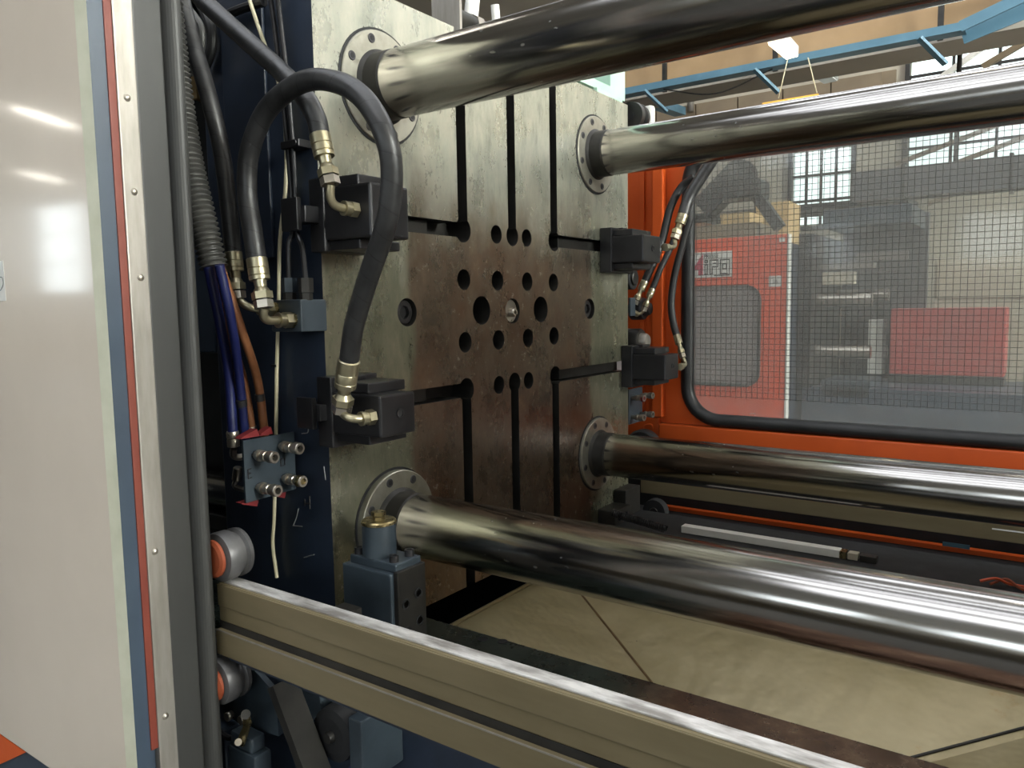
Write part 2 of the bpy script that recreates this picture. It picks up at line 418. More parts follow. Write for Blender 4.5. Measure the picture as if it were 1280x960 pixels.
def window(name, x0, x1, z0, z1, nx, nz, y, face, mat='sky_side'):
    """a framed window lying on a wall; face = +1 looks towards +y"""
    f = MB(); t = .05
    yo = y + face*.06
    f.box((x0-t, y, z0-t), (x1+t, yo, z0)); f.box((x0-t, y, z1), (x1+t, yo, z1+t)); f.box((x0-t, y, z0), (x0, yo, z1)); f.box((x1, y, z0), (x1+t, yo, z1))
    fr = struct(f.build(name, 'dark_metal'))
    dx, dz = (x1-x0)/nx, (z1-z0)/nz
    pm = MB().box((-dx/2+.018, 0, .018), (dx/2-.018, face*.015, dz-.018)).mesh('pane', mat)
    for i in range(nx):
        for j in range(nz): inst('pane', pm, (x0+dx*(i+.5), y+face*.005, z0+dz*j), fr)
    for i in range(1, nx): MB().box((x0+dx*i-.018, y, z0), (x0+dx*i+.018, y+face*.04, z1)).build('glazing_bar', 'dark_metal', fr)
    for j in range(1, nz): MB().box((x0, y, z0+dz*j-.018), (x1, y+face*.036, z0+dz*j+.018)).build('glazing_bar', 'dark_metal', fr)
    return fr
def fill_window(name, x, y0, y1, z0, z1, ny, nz):
    fr = struct(MB().box((x-.03, y0-.06, z0-.06), (x, y1+.06, z1+.06)).build(name, 'dark_metal'))
    dy, dz = (y1-y0)/ny, (z1-z0)/nz
    pm = MB().box((-.015, -dy/2+.03, .03), (0, dy/2-.03, dz-.03)).mesh('pane', 'fill_end')
    for i in range(ny):
        for j in range(nz): inst('pane', pm, (x-.03, y0+dy*(i+.5), z0+dz*j), fr)
window('window_1', -.32, 3.4, (-0.351, 9.0, 1.436)[2], 3.15, 8, 4, Y1, -1, 'sky_back')
window('window_2', (-1.699, 9.0, 1.015)[0], (-0.961, 9.0, 1.317)[0], 1.02, 2.0, 4, 3, Y1, -1, 'sky_back')
for q, (p0, p1) in enumerate((((-0.393, 8.7, 1.405), (0.96, 8.7, 1.823)), ((-0.401, 8.7, 1.663), (0.95, 8.7, 2.065)), ((-0.028, 8.6, 1.144), (0.976, 8.6, 1.486)))):
    struct(MB().beam(p0, p1, .05, .05).build('trim_%d' % (5+q), 'tan_wall'))
n = 3
for y in (-2.5, .1):  # unseen windows added to brighten the upper platen
    fill_window('window_%d' % n, X1, y, y+2.3, 1.7, 4.3, 3, 3); n += 1
for x in (-24.6, -20.8, -9.0, -4.6, -.2, 4.2, 8.0):
    window('window_%d' % n, x, x+2.6, .7, 3.3, 3, 3, Y0, 1); n += 1
# roof lights: glazed panels set in the ceiling over the machine; the rearmost is added to brighten the far bay
for (x0, x1, y0, y1) in ((-3.4, 2.2, -4.6, -2.9), (-3.1, 2.2, -2.3, -1.5), (-3.0, 2.2, -1.05, -.55), (-1.8, 2.2, .0, .35), (-1.8, 2.2, .95, 1.4), (-2.0, 6.0, 3.2, 4.2), (-6.0, 8.0, 6.4, 7.4)):
    fr = struct(MB().box((x0-.08, y0-.08, CZ-.05), (x1+.08, y1+.08, CZ)).build('window_%d' % n, 'dark_metal')); n += 1
    nx = 6; dx = (x1-x0)/nx
    pm = MB().box((-dx/2+.02, y0-(y0+y1)/2, -.07), (dx/2-.02, y1-(y0+y1)/2, -.05)).mesh('pane', 'sky_roof')
    for i in range(nx): inst('pane', pm, (x0+dx*(i+.5), (y0+y1)/2, CZ), fr)

# ---------------------------------------------------------------- hall lamps
def lamp_meshes(L, mat):
    body = MB().box((-L/2, -.09, .02), (L/2, .09, .07), .006).mesh('housing', 'white')
    tube = MB().cyl((-L/2+.03, 0, 0), (L/2-.03, 0, 0), .014, n=10).mesh('tube', mat)
    wire = MB().cyl((0, 0, .07), (0, 0, 1.0), .003, n=6).mesh('suspension_wire', 'dark_metal')
    return body, tube, wire
LB, LT, LW = lamp_meshes(1.5, 'tube_cool')
def hang_lamp(p, rz, wl, lab):  # slanting pair match gate reflections; the other lamps are unseen, added for light
    t = thing('fluorescent_lamp', p, 'white fluorescent batten on two wires, ' + lab, 'lamp', 'hall batten lamps')
    t.rotation_euler = (0, 0, rz)
    for nm, me, loc, sc in (('housing', LB, (0, 0, 0), 1), ('tube', LT, (0, .045, 0), 1), ('tube', LT, (0, -.045, 0), 1), ('suspension_wire', LW, (-.6, 0, .07-.07*wl/.93), wl/.93), ('suspension_wire', LW, (.6, 0, .07-.07*wl/.93), wl/.93)):
        o = bpy.data.objects.new(nm, me); C.objects.link(o); o.parent = t; o.location = loc; o.scale = (1, 1, sc)
for (p, rz), lab in zip((((-14.0, -7.5, 3.59), 1.08), ((-20.5, -10.3, 3.59), 1.05), ((3.2, -2.65, 3.55), 0), ((.6, -2.65, 3.55), 0), ((3.2, 2.2, 3.55), 0), ((.8, 2.2, 3.55), 0), ((-3.5, 1.6, 3.55), 0), ((4.2, 6.6, 3.4), 0), ((3.4, 4.8, 3.0), 0), ((-6, -4.5, 3.55), 0)), ('slanting behind the cream gate', 'slanting by the front hall corner', 'added over the aisle beyond the rail end', 'added over the aisle before the rail', 'added between the roof lights over the moving platen', 'added between the roof lights over the chute', 'added over the injection housing', 'added beside the daylight window of the back wall', 'added over the beige cabinet', 'added over the aisle behind the cream gate')):
    hang_lamp(p, rz, CZ-p[2]-.075, lab)
# the lit warm lamp under the beam
def batten(pn0, pn1, pf0, pf1, h, mat, label, housing='white'):
    t = thing('batten_lamp', (V(pn0)+V(pf1))/2, label, 'lamp')
    MB().prism([pn0, pn1, pf1, pf0], (0, 0, h)).build('housing', housing, t)
    c = .18
    a, b, cc, d = [V(v) for v in (pn0, pn1, pf1, pf0)]
    m = (a+b+cc+d)/4
    MB().prism([m+(v-m)*.93-V((0, 0, .012)) for v in (a, b, cc, d)], (0, 0, .012)).build('diffuser', mat, t)
    return t
ly = 4.3
batten((-0.613, 4.3, 1.978), (-0.488, 4.3, 1.976), (-0.599, 4.758, 1.97), (-0.499, 4.736, 1.97), .07, 'tube_warm', 'glowing warm white lamp mounted under the concrete beam')
ll = bpy.data.objects['batten_lamp']
MB().cyl(wloc(ll)+V((0, 0, .06)), (wloc(ll).x, wloc(ll).y, CZ), .01, n=8).build('suspension_rod', 'dark_metal', ll)
gl = batten((-0.865, 6.5, 2.3), (-0.712, 6.5, 2.303), (-0.953, 7.445, 2.43), (-0.796, 7.416, 2.43), .09, 'white', 'unlit white lamp hanging behind the blue cable tray', 'alu')
MB().cyl(wloc(gl)+V((0, 0, .05)), (wloc(gl).x, wloc(gl).y, CZ), .008, n=6).build('suspension_rod', 'dark_metal', gl)
hl = thing('pendant_lamp', (-0.614, 4.99, 1.714), 'long lamp with a yellow edge hung on two cords below the lit lamp', 'lamp')
a = V((-0.846, 4.99, 1.699)); b = V((-0.39, 4.99, 1.715))
MB().box((a.x, 4.95, a.z-.05), (b.x, 5.15, a.z-.004)).build('housing', 'tan_wall', hl)
MB().box((a.x, 4.94, a.z-.022), (b.x, 4.95, a.z)).build('edge_strip', pbr('yellow_edge', H('d8a848'), None, rough=.5), hl)
for (x, y), (x2, y2) in (((973, 123), (985, 70)), ((1021, 116), (1011, 74))):
    MB().cyl((-0.726, 4.99, 1.725) if x == 973 else (-0.415, 4.99, 1.719), (-0.652, 4.99, 2.044) if x == 973 else (-0.491, 4.99, 2.012), .005, n=6).build('cord', 'cable_white', hl)

# ---------------------------------------------------------------- blue cable tray
ty = 5.0
tz = (-0.82, 5.0, 2.0)[2]
tr = thing('cable_tray', (-3, ty, tz), 'blue painted steel cable tray running under the concrete beam', 'cable tray')
xe = (0.626, 5.0, 2.006)[0]
MB().box((-4, ty, tz), (xe, ty+.02, tz+.06)).build('side_rail', 'tray', tr)
MB().box((-4, ty+.02, tz), (xe, ty+.12, tz+.012)).build('tray_floor', 'tray', tr)
MB().box((-4, ty+.12, tz), (xe, ty+.135, tz+.06)).build('side_rail', 'tray', tr)
e2 = V((1.079, 5.0, 2.18))
MB().beam((xe-.03, ty+.01, tz+.03), e2, .02, .08).build('rising_rail', 'tray', tr)
MB().beam((xe-.03, ty+.16, tz+.0), e2+V((0, .15, -.06)), .12, .015, (0, 1, 0)).build('rising_floor', 'tray', tr)
MB().beam((xe+.22, ty+.0, tz+.28), (xe+.9, ty+.5, tz+.25), .02, .1).build('branch_rail', 'tray', tr)
for px in (822, 962, 1172):
    x = {822: (-1.832, 5.0, 2.074)[0], 962: (-0.807, 5.0, 2.024)[0], 1172: (0.448, 5.0, 2.02)[0]}[px]
    MB().box((x-.02, ty+.14, tz), (x+.02, ty+.17, tz+.75)).build('hanger', 'dark_metal', tr)
    MB().beam((x-.12, ty-.03, tz-.005), (x+.05, ty+.1, tz-.2), .06, .02).build('bracket', 'tray', tr)
o = thing('wall_duct', (-5.6, 8.2, tz), 'blue duct on the tan plank wall beside the tray corner', 'duct')
MB().beam((-2.876, 6.5, 2.433), (-2.969, 8.2, 2.576), .16, .1).build('channel', 'tray', o)
MB().beam((-2.626, 6.0, 2.387), (-2.686, 6.4, 2.38), .16, .1).build('end_piece', 'tray', o)
for nm, p0, p1, lab in (('overhead_wire', (-1.80, 5.06, tz-.004), (-.80, 5.06, tz-.004), 'thin dark wire sagging below the cable tray'),):
    m = (V(p0)+V(p1))/2 - V((0, 0, .12))
    tag(MB().tube([p0, m, p1], .006, 6).build(nm, 'dark_metal'), lab, 'wire')
for nm, p0, p1, lab in (('drop_pipe', (-3.059, 8.77, 3.133), (-3.056, 8.77, 2.698), 'grey pipe standing upright on the plank wall'),):
    tag(MB().cyl(p0, p1, .05, n=10).build(nm, 'alu'), lab, 'pipe')

# ================================================================== MACHINE BASE
PYC = .02
bed = thing('machine_bed', (.8, 0, FZ), 'navy steel machine bed standing on the factory floor', 'machine bed')
MB().box((-3.0, -.76, FZ), (3.2, -.445, -.80)).build('side_frame', 'blue', bed)
MB().box((-3.0, .445, FZ), (3.2, .80, -.80)).build('side_frame', 'blue', bed)
MB().box((-3.0, -.445, FZ), (3.2, .445, FZ+.06)).build('bottom_plate', 'void', bed)
way = MB().box((-2.6, -.745, -.80), (3.2, -.447, -.752), .003).build('way', 'bedway', bed)
MB().box((-2.6, .447, -.80), (3.2, .75, -.752), .003).build('way', 'void', bed)
hm = MB().lathe((0, 0, 0), (0, 0, 1), [(0, .012), (.0015, .012)], 14).mesh('plug', 'void')
for p in ((0.239, -0.472, -0.75), (0.284, -0.459, -0.75)): inst('plug', hm, (p[0], p[1], -.752), bed)
MB().prism([(.12, -.93, -1.02), (1.6, -.93, -1.02), (1.6, -.758, -.93), (.12, -.758, -.93)], (0, 0, -.02)).build('cover', pbr('royal_blue_paint', H('141f48'), H('1a2858'), 4, 0, .5, .6), bed)

# ---------------------------------------------------------------- platen
plat = thing('fixed_platen', (-.175, PYC, -.752), 'large steel machine platen with T-slots, drilled holes and brown stains', 'machine platen')
def cut_platen():
    PX_ = .0; cuts = []
    col = bpy.data.collections.new('cutters'); C.children.link(col)
    def add(mb):
        me = mb.mesh('cutter', None); o = bpy.data.objects.new('cutter', me); col.objects.link(o); cuts.append(o)
    sw = .0195
    for y in (-.213, .011, .235):
        for s in (1, -1):
            zc = .205 if s > 0 else -.215
            add(MB().cyl((-.075, y, zc), (.02, y, zc), .032 if abs(y) > .1 else .029, n=28))
            add(MB().box((-.07, y-sw, zc), (.03, y+sw, s*.9)))
    for s in (1, -1):
        zc = .205 if s > 0 else -.215
        for yy, e in ((-.213, -.9), (.235, .95)):
            add(MB().box((-.065, yy, zc-.019), (.025, e, zc+.019)))
    def hole(y, z, r, d=.12): add(MB().cyl((-d, y, z), (.01, y, z), r, n=24))
    for y in (-.066, .084):
        hole(y, .204, .0255); hole(y, -.215, .0255)
    for z in (.077, -.088):
        for y in (-.214, -.064, .084, .229): hole(y, z, .0275)
    for y in (-.140, .155): hole(y, -.005, .039)
    hole(.007, -.008, .036, .03)
    for y in (-.435, .454): hole(y, -.006, .034, .022)
    me = MB().box((-.36, -.695, -.7515), (0, .737, .711)).mesh('body', 'platen')
    me.materials.append(M['blue'])
    for p in me.polygons:
        if p.normal.x < .5: p.material_index = 1
    o = bpy.data.objects.new('tmp', me); C.objects.link(o)
    md = o.modifiers.new('b', 'BOOLEAN'); md.operation = 'DIFFERENCE'; md.operand_type = 'COLLECTION'; md.collection = col; md.solver = 'EXACT'
    bpy.context.view_layer.update()
    res = bpy.data.meshes.new_from_object(o.evaluated_get(bpy.context.evaluated_depsgraph_get()))
    for c in cuts: bpy.data.objects.remove(c)
    bpy.data.collections.remove(col); bpy.data.objects.remove(o)
    # the machined sides of slots and holes are given darker steel, the outer sides stay blue
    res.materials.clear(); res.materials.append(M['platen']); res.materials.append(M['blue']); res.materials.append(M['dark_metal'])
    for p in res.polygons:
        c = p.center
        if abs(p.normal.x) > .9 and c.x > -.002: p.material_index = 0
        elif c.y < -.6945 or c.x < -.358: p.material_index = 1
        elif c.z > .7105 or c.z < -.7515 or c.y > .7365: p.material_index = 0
        else: p.material_index = 2
    return res
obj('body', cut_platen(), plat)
# set screws left and right, centre nozzle
bolt = MB().lathe((0, 0, 0), (1, 0, 0), [(0, .030), (.010, .030), (.013, .027), (.013, .016), (.002, .016)], 24, smooth=False)
bolt = bolt.mesh('bolt', 'screw')
hexs = MB().hexn((.001, 0, 0), (.004, 0, 0), .0165).mesh('socket', 'void')
for y in (-.435, .454):
    b = inst('bolt', bolt, (-.022, y, -.006), plat); s = bpy.data.objects.new('socket', hexs); C.objects.link(s); s.parent = b
noz = MB().lathe((-.028, .007, -.008), (1, 0, 0), [(0, .0335), (.018, .0335), (.021, .030), (.019, .014)], 24).build('nozzle_plate', 'nickel', plat)
MB().lathe((-.012, .009, -.012), (1, 0, 0), [(0, .013), (.014, .013), (.020, .010), (.020, .006), (.006, .006)], 18).build('nozzle_tip', 'nickel', noz)
MB().lathe((-.004, .009, -.012), (1, 0, 0), [(0, .006), (.001, .006)], 12).build('orifice', 'void', noz)
# sliding keys lying in the level slots
for y0, y1, zc in ((-.60, -.325, .205), (-.60, -.345, -.215), (.30, .60, .205), (.30, .70, -.215)):
    MB().box((-.06, y0, zc-.017), (-.026, y1, zc+.017), .002).build('slot_key', 'dark_metal', plat)
MB().box((-.30, -.704, .12), (-.15, -.6955, .70), .003).build('side_cover', 'blue', plat)
# worn aluminium cheek along the far edge
MB().box((-.20, .738, -.1), (-.03, .775, .45)).build('edge_cover', 'alu', plat)
MB().box((-.34, .55, .712), (-.02, .737, .735)).build('head_plate', 'mint', plat)
# marks scratched and inked on the blue side
def mark(pts, r, mat, par): return MB().tube(pts, r, 5, sub=5).build('scratch_mark', mat, par)
ys = -.6965
mark([(-0.097, -0.696, -0.21), (-0.07, -0.696, -0.212), (-0.066, -0.696, -0.226), (-0.085, -0.696, -0.237), (-0.067, -0.696, -0.246), (-0.066, -0.696, -0.266), (-0.087, -0.696, -0.271)], .0012, 'scratch', plat)
mark([(-0.11, -0.696, -0.446), (-0.117, -0.696, -0.465), (-0.129, -0.696, -0.486)], .0012, 'scratch', plat)
mark([(-0.132, -0.696, -0.488), (-0.099, -0.696, -0.485)], .0012, 'scratch', plat)
mark([(-0.018, -0.696, -0.338), (-0.014, -0.696, -0.368)], .0010, 'scratch', plat)
mark([(-0.098, -0.696, -0.557), (-0.062, -0.696, -0.544)], .0012, 'scratch', plat)
for a, b in (((-0.086, -0.696, -0.42), (-0.087, -0.696, -0.435)), ((-0.069, -0.696, -0.411), (-0.071, -0.696, -0.44)), ((-0.087, -0.696, -0.431), (-0.068, -0.696, -0.427))):
    mark([a, b], .0020, 'ink', plat)

# mint bracket on the platen's far top corner
br = thing('corner_bracket', (-.1, .68, .736), 'pale mint green angle bracket on the top far corner of the platen', 'bracket')
MB().prism([(-.03, .40, .736), (-.03, .776, .736), (-.03, .776, .97), (-.03, .664, .97), (-.03, .664, .765), (-.03, .40, .765)], (-.12, 0, 0)).build('angle_plate', 'mint', br)
# guide pulley beside it
pu = thing('guide_pulley', (-0.021, 0.86, 0.697), 'grey grooved pulley with a white housing beside the platen top', 'pulley')
pc = V((-0.022, 0.85, 0.689))
MB().lathe(pc+V((0, -.05, 0)), (0, 1, 0), [(0, .045), (0, .05), (.02, .052), (.025, .04), (.04, .04), (.045, .052), (.06, .052)], 24).build('wheel', 'dark_metal', pu)
MB().lathe(pc+V((0, -.053, 0)), (0, 1, 0), [(0, .016), (.004, .016)], 12).build('axle', 'void', pu)
MB().box(pc+V((.01, .015, -.05)), pc+V((.055, .05, .045)), .01).build('housing', 'white', pu)
# tap fittings on top of the platen, behind the upper near bar
tp = thing('valve_fitting', (-0.12, -0.02, 0.803), 'cluster of pale pipe fittings standing on top of the platen', 'pipe fitting')
c0 = V((-0.15, -0.022, 0.822))
MB().box((c0.x-.05, c0.y-.06, .712), (c0.x+.05, c0.y-.05, c0.z+.06)).build('mount_plate', 'alu', tp)
MB().cyl(c0+V((0, -.05, .0)), c0+V((0, .10, .0)), .026, n=16).build('valve_body', 'dark_metal', tp)
MB().hexn(c0+V((0, .06, .0)), c0+V((0, .09, .0)), .03).build('union_nut', 'nickel', tp)
MB().cyl(c0+V((0, .055, .02)), c0+V((0, .075, .12)), .021, n=14).build('upright_pipe', 'white', tp)
MB().cyl(c0+V((.0, .10, -.012)), c0+V((0, .19, -.008)), .014, n=14).build('side_pipe', 'nickel', tp)
MB().cyl(c0+V((.0, .19, -.03)), c0+V((0, .175, .09)), .013, n=14).build('riser_pipe', 'white', tp)
MB().box((c0.x-.1, c0.y-.35, .712), (c0.x-.06, c0.y+.3, .74)).build('foot_rail', 'tray', tp)

# ---------------------------------------------------------------- tie bars
scr = MB().lathe((0, 0, 0), (1, 0, 0), [(0, .0105), (.003, .0105), (.004, .0095)], 14, smooth=False).mesh('screw', 'screw')
sct = MB().lathe((0, 0, 0), (1, 0, 0), [(0, .0125), (.0012, .0125)], 14, smooth=False).hexn((.004, 0, 0), (.0045, 0, 0), .0062).mesh('socket', 'void')
BZ = .503; BR = .0726
for y, z, proud, lab in ((-.5, BZ, .006, 'polished steel tie bar above the wrapped hose loop, closest to the cream gate'),
                         (.5, BZ, .006, 'polished steel tie bar above the wire meshed window, beside the mint bracket'),
                         (.5, -BZ, .010, 'polished steel tie bar running below the meshed window of the orange gate'),
                         (-.5, -BZ, .018, 'polished steel tie bar over the dented chute, beside the blue lubricator')):
    t = thing('tie_bar', (1.6, y, z-BR), lab, 'tie bar', 'machine tie bars')
    MB().lathe((.05+proud, y, z), (1, 0, 0), [(0, BR-.004), (.006, BR), (3.1, BR)], 64).build('shaft', 'chrome', t)
    MB().lathe((proud, y, z), (1, 0, 0), [(0, BR+.010), (.006, BR+.006), (.010, BR+.002), (.05, BR+.001), (.054, BR-.002)], 64).build('collar', 'dark_metal', t)
    MB().lathe((.0005, y, z), (1, 0, 0), [(0, .1295), (.001, .1295)], 48).build('gap_ring', 'void', t)
    fl = MB().lathe((.001, y, z), (1, 0, 0), [(0, .1235), (proud-.002, .1235), (proud, .1215)], 48, smooth=False).build('flange', 'alu_flange', t) if False else MB().lathe((.001, y, z), (1, 0, 0), [(0, .1235), (proud-.002, .1235), (proud, .1215)], 48, smooth=False).build('flange', 'alu_flange' if 'alu_flange' in M else 'alu', t)
    for k in range(8):
        a = math.radians(18+45*k); si = inst('screw', scr, (proud-.001, y+.105*math.cos(a), z+.105*math.sin(a)), t); so = bpy.data.objects.new('socket', sct); C.objects.link(so); so.parent = si

# ---------------------------------------------------------------- moving platen at the far end of the bars (out of view, added to block low light to the fixed platen)
mp = thing('moving_platen', (2.25, 0, -.752), 'steel moving platen riding on the tie bars opposite the drilled platen', 'machine platen')
MB().box((2.05, -.40, -.75), (2.45, .40, .75), .01).build('body', 'dark_metal', mp)
for s in (-1, 1):
    MB().box((2.05, s*.40, -.42), (2.45, s*.72, .42), .01).build('cheek', 'dark_metal', mp)
    for u in (-1, 1): MB().box((2.05, s*.40, u*.59), (2.45, s*.72, u*.75), .01).build('ear', 'dark_metal', mp)

# ---------------------------------------------------------------- hydraulic clamps
def clamp(y0, y1, zc, xf, side, lab, tail=False, half=.053, tilt=0):
    """y0..y1 clamp width, xf front face, side = -1 if the hose fitting leaves towards -y"""
    t = thing('hydraulic_clamp', (xf/2, (y0+y1)/2, zc-.075), lab, 'clamp', 'hydraulic mould clamps on the platen')
    MB().box((.001, y0-.004, zc-.075), (.045, y1+.03, zc+.075), .003).build('base_plate', 'black_metal', t)
    MB().box((.040, y0, zc-half), (xf, y1, zc+half), .005).build('body', 'black_metal', t)
    MB().box((.030, y0+.012, zc+half), (xf-.045, y1+.02, zc+half+.022), .003).build('cover_plate', 'black_metal', t)
    MB().box((.030, y0+.012, zc-half-.02), (xf-.045, y1+.02, zc-half), .003).build('lower_plate', 'black_metal', t)
    MB().box((.02, y0+.05, zc+half+.022), (.06, y0+.085, zc+half+.032), .003).build('stop_lug', 'black_metal', t)
    MB().lathe((xf-.002, (y0*.45+y1*.55), zc+.002), (1, 0, 0), [(0, .0105), (.004, .0105), (.004, .0075), (.0005, .0075)], 16, smooth=False).build('set_screw', 'screw', t)
    MB().lathe((xf+.0005, (y0*.45+y1*.55), zc+.002), (1, 0, 0), [(0, .0074), (.0004, .0074)], 12).build('screw_socket', 'void', t)
    if tail:
        MB().box((-.022, tail, zc-.017), (.03, y0, zc+.017), .002).build('slide_key', 'black_metal', t)
        MB().box((-.03, tail-.012, zc-.033), (.02, tail, zc+.033), .002).build('key_stop', 'black_metal', t)
    return t
clamp(-.72, -.612, .197, .176, -1, 'black hydraulic clamp below the upper bar, beside the arched wrapped hose', -.760)
clamp(-.72, -.618, -.213, .184, -1, 'black hydraulic clamp on the level slot above the blue lubricator', -.742, .043)
clamp(.53, .665, .190, .160, 1, 'black hydraulic clamp in front of the edge cover below the mint bracket', False, .045)
clamp(.685, .80, -.216, .170, 1, 'black hydraulic clamp overhanging the platen edge above the small couplings', False, .045)

# ================================================================== HOSES AND FITTINGS (near side)
def hose(name, pts, r, mat, lab, cat='hose', group=None, n=14, sub=10):
    o = MB().tube(pts, r, n, sub=sub).build(name, mat); return tag(o, lab, cat, group)
def ferrule(par, p, d, r, L=.060):
    """crimped sleeve, then two swivel nuts; p = end of the rubber, d = direction away from it"""
    p = V(p); d = V(d).normalized()
    MB().lathe(p-d*.004, d, [(0, r*1.02), (.002, r*1.12), (L*.45, r*1.12), (L*.47, r*1.06), (L*.5, r*1.12), (L*.78, r*1.12), (L*.8, r*1.05), (L*.83, r*1.12), (L, r*1.1), (L, r*.7), (L+.014, r*.65)], 18).build('ferrule', 'zinc', par)
    q = p+d*(L+.012)
    MB().lathe(q-d*.002, d, [(0, r*.62), (.010, r*.95)], 16).build('cone', 'zinc', par)
    MB().hexn(q+d*.008, q+d*.022, r*1.12).build('swivel_nut', 'zinc', par)
    MB().cyl(q+d*.021, q+d*.025, r*.8, n=12).build('seal_ring', 'dark_metal', par)
    MB().hexn(q+d*.025, q+d*.040, r*1.05).build('swivel_nut', 'nickel', par)
    return q+d*.040
def elbow(par, a, corner, b, r, mat='zinc', nut=True):
    a, corner, b = V(a), V(corner), V(b)
    d = (b-corner).normalized()
    s = min(.032, (corner-a).length*.9, (b-corner).length*.8)
    pts = [a]
    p1 = corner + (a-corner).normalized()*s; p2 = corner + d*s
    for k in range(9):
        t = k/8; pts.append(p1*(1-t)**2 + corner*2*t*(1-t) + p2*t*t)
    pts.append(b)
    MB().tube(pts, r, 12, smooth_path=False).build('elbow_pipe', mat, par)
    if nut:
        L = (b-corner).length
        MB().hexn(b-d*.014, b+d*.002, r*1.9).build('union_nut', mat, par)
        MB().cyl(b-d*.024, b-d*.013, r*1.6, n=16).build('union_collar', mat, par)
        MB().cyl(b-d*.029, b-d*.023, r*1.75, n=16).build('union_collar', mat, par)
# arched hose: block -> loop -> lower near clamp
hp = [(-0.02, -0.843, 0.103), (-0.029, -0.843, 0.158), (-0.044, -0.84, 0.238), (-0.03, -0.84, 0.314), (0.029, -0.84, 0.384), (0.126, -0.84, 0.417), (0.211, -0.84, 0.406), (0.284, -0.84, 0.367), (0.334, -0.84, 0.3), (0.34, -0.83, 0.235), (0.314, -0.82, 0.153), (0.246, -0.8, 0.063), (0.188, -0.785, -0.025), (0.158, -0.775, -0.098)]
h = hose('hydraulic_hose', hp, .0195, 'hose', 'thick wrapped black hose arching over from blue block to lower clamp', 'hose')
e = ferrule(h, hp[-1], V(hp[-1])-V(hp[-2]), .0195)
elbow(h, e, (0.154, -0.775, -0.215), (0.164, -0.722, -0.213), .0085)
e = ferrule(h, hp[0], V(hp[0])-V(hp[1]), .0185, .044)
elbow(h, e, (-.015, -.843, -.017), (-.015, -.7745, -.017), .009)
# hose to the upper near clamp
hp = [(-0.321, -0.78, 0.732), (-0.223, -0.78, 0.649), (-0.099, -0.78, 0.552), (-0.003, -0.78, 0.477), (0.077, -0.79, 0.413), (0.103, -0.785, 0.368), (0.112, -0.785, 0.334)]
h = hose('hydraulic_hose', hp, .0195, 'hose', 'straight wrapped black hose slanting down to the upper near clamp', 'hose')
e = ferrule(h, hp[-1], V(hp[-1])-V(hp[-2]), .0180, .046)
elbow(h, e, (0.129, -0.785, 0.2), (0.135, -0.722, 0.199), .0085)
# hose from above to the block's upper port
hp = [(-0.226, -0.85, 0.673), (-0.194, -0.845, 0.558), (-0.152, -0.84, 0.432), (-0.135, -0.83, 0.328), (-0.118, -0.832, 0.217), (-0.11, -0.832, 0.121)]
h = hose('hydraulic_hose', hp, .0175, 'hose', 'wrapped black hose hanging beside the grey ribbed conduit', 'hose')
e = ferrule(h, hp[-1], V(hp[-1])-V(hp[-2]), .0160, .040)
elbow(h, e, (-.073, -.832, .007), (-.073, -.7745, .007), .008)
# corrugated conduit
cp = [(-0.175, -0.91, 0.672), (-0.168, -0.905, 0.521), (-0.161, -0.9, 0.399), (-0.136, -0.902, 0.287), (-0.112, -0.899, 0.191), (-0.09, -0.893, 0.09)]
def ribs(L): return .0250 + .0032*math.sin(L*2*math.pi/.0105)
P = smooth(cp, 80)
mb = MB(); mb.tube(P[::1], .028, 18, rfun=ribs, smooth_path=False)
cd = tag(mb.build('ribbed_conduit', 'conduit'), 'grey ribbed plastic conduit hanging beside the gate seal', 'conduit')
# coloured cooling hoses out of the conduit
for lab, mat, r, pts in (
    ('dark blue water hose ending in a nickel elbow behind the coupling plate', 'hose_blue', .0110, [(-0.092, -0.904, 0.095), (-0.112, -0.872, -0.014), (-0.165, -0.82, -0.135), (-0.169, -0.815, -0.259)]),
    ('dark blue water hose running down between blue and brown hoses', 'hose_blue', .0095, [(-0.057, -0.903, 0.093), (-0.068, -0.876, -0.007), (-0.14, -0.812, -0.135), (-0.171, -0.782, -0.283)]),
    ('brown water hose passing behind the red tab of the plate', 'hose_brown', .0094, [(-0.124, -0.881, 0.097), (-0.142, -0.842, -0.015), (-0.181, -0.775, -0.139), (-0.188, -0.752, -0.26)]),
    ('brown water hose closest to the ivory cable', 'hose_brown', .0094, [(-0.09, -0.88, 0.095), (-0.087, -0.864, 0.042), (-0.092, -0.836, -0.032), (-0.146, -0.762, -0.148), (-0.162, -0.738, -0.277)])):
    h = hose('water_hose', pts, r, mat, lab)
    d = (V(pts[-1])-V(pts[-2])).normalized(); p = V(pts[-1])
    if 'elbow' in lab:
        MB().lathe(p-d*.004, d, [(0, r*1.1), (.004, r*1.25), (.014, r*1.25), (.016, r*1.1), (.020, r*1.25), (.034, r*1.2), (.036, r*.7)], 16).build('collet', 'nickel', h)
        elbow(h, p+d*.034, (-0.184, -0.81, -0.319), (-0.166, -0.79, -0.314), .0075, 'nickel', False)
    elif 'behind the red' in lab:
        MB().lathe(p-d*.006, d, [(0, r*1.05), (.002, r*1.2), (.012, r*1.2)], 16).build('collet', 'nickel', h)
    else:
        MB().cyl(p-d*.10, p-d*.085, r*1.15, n=14).build('clip', 'rubber', h)
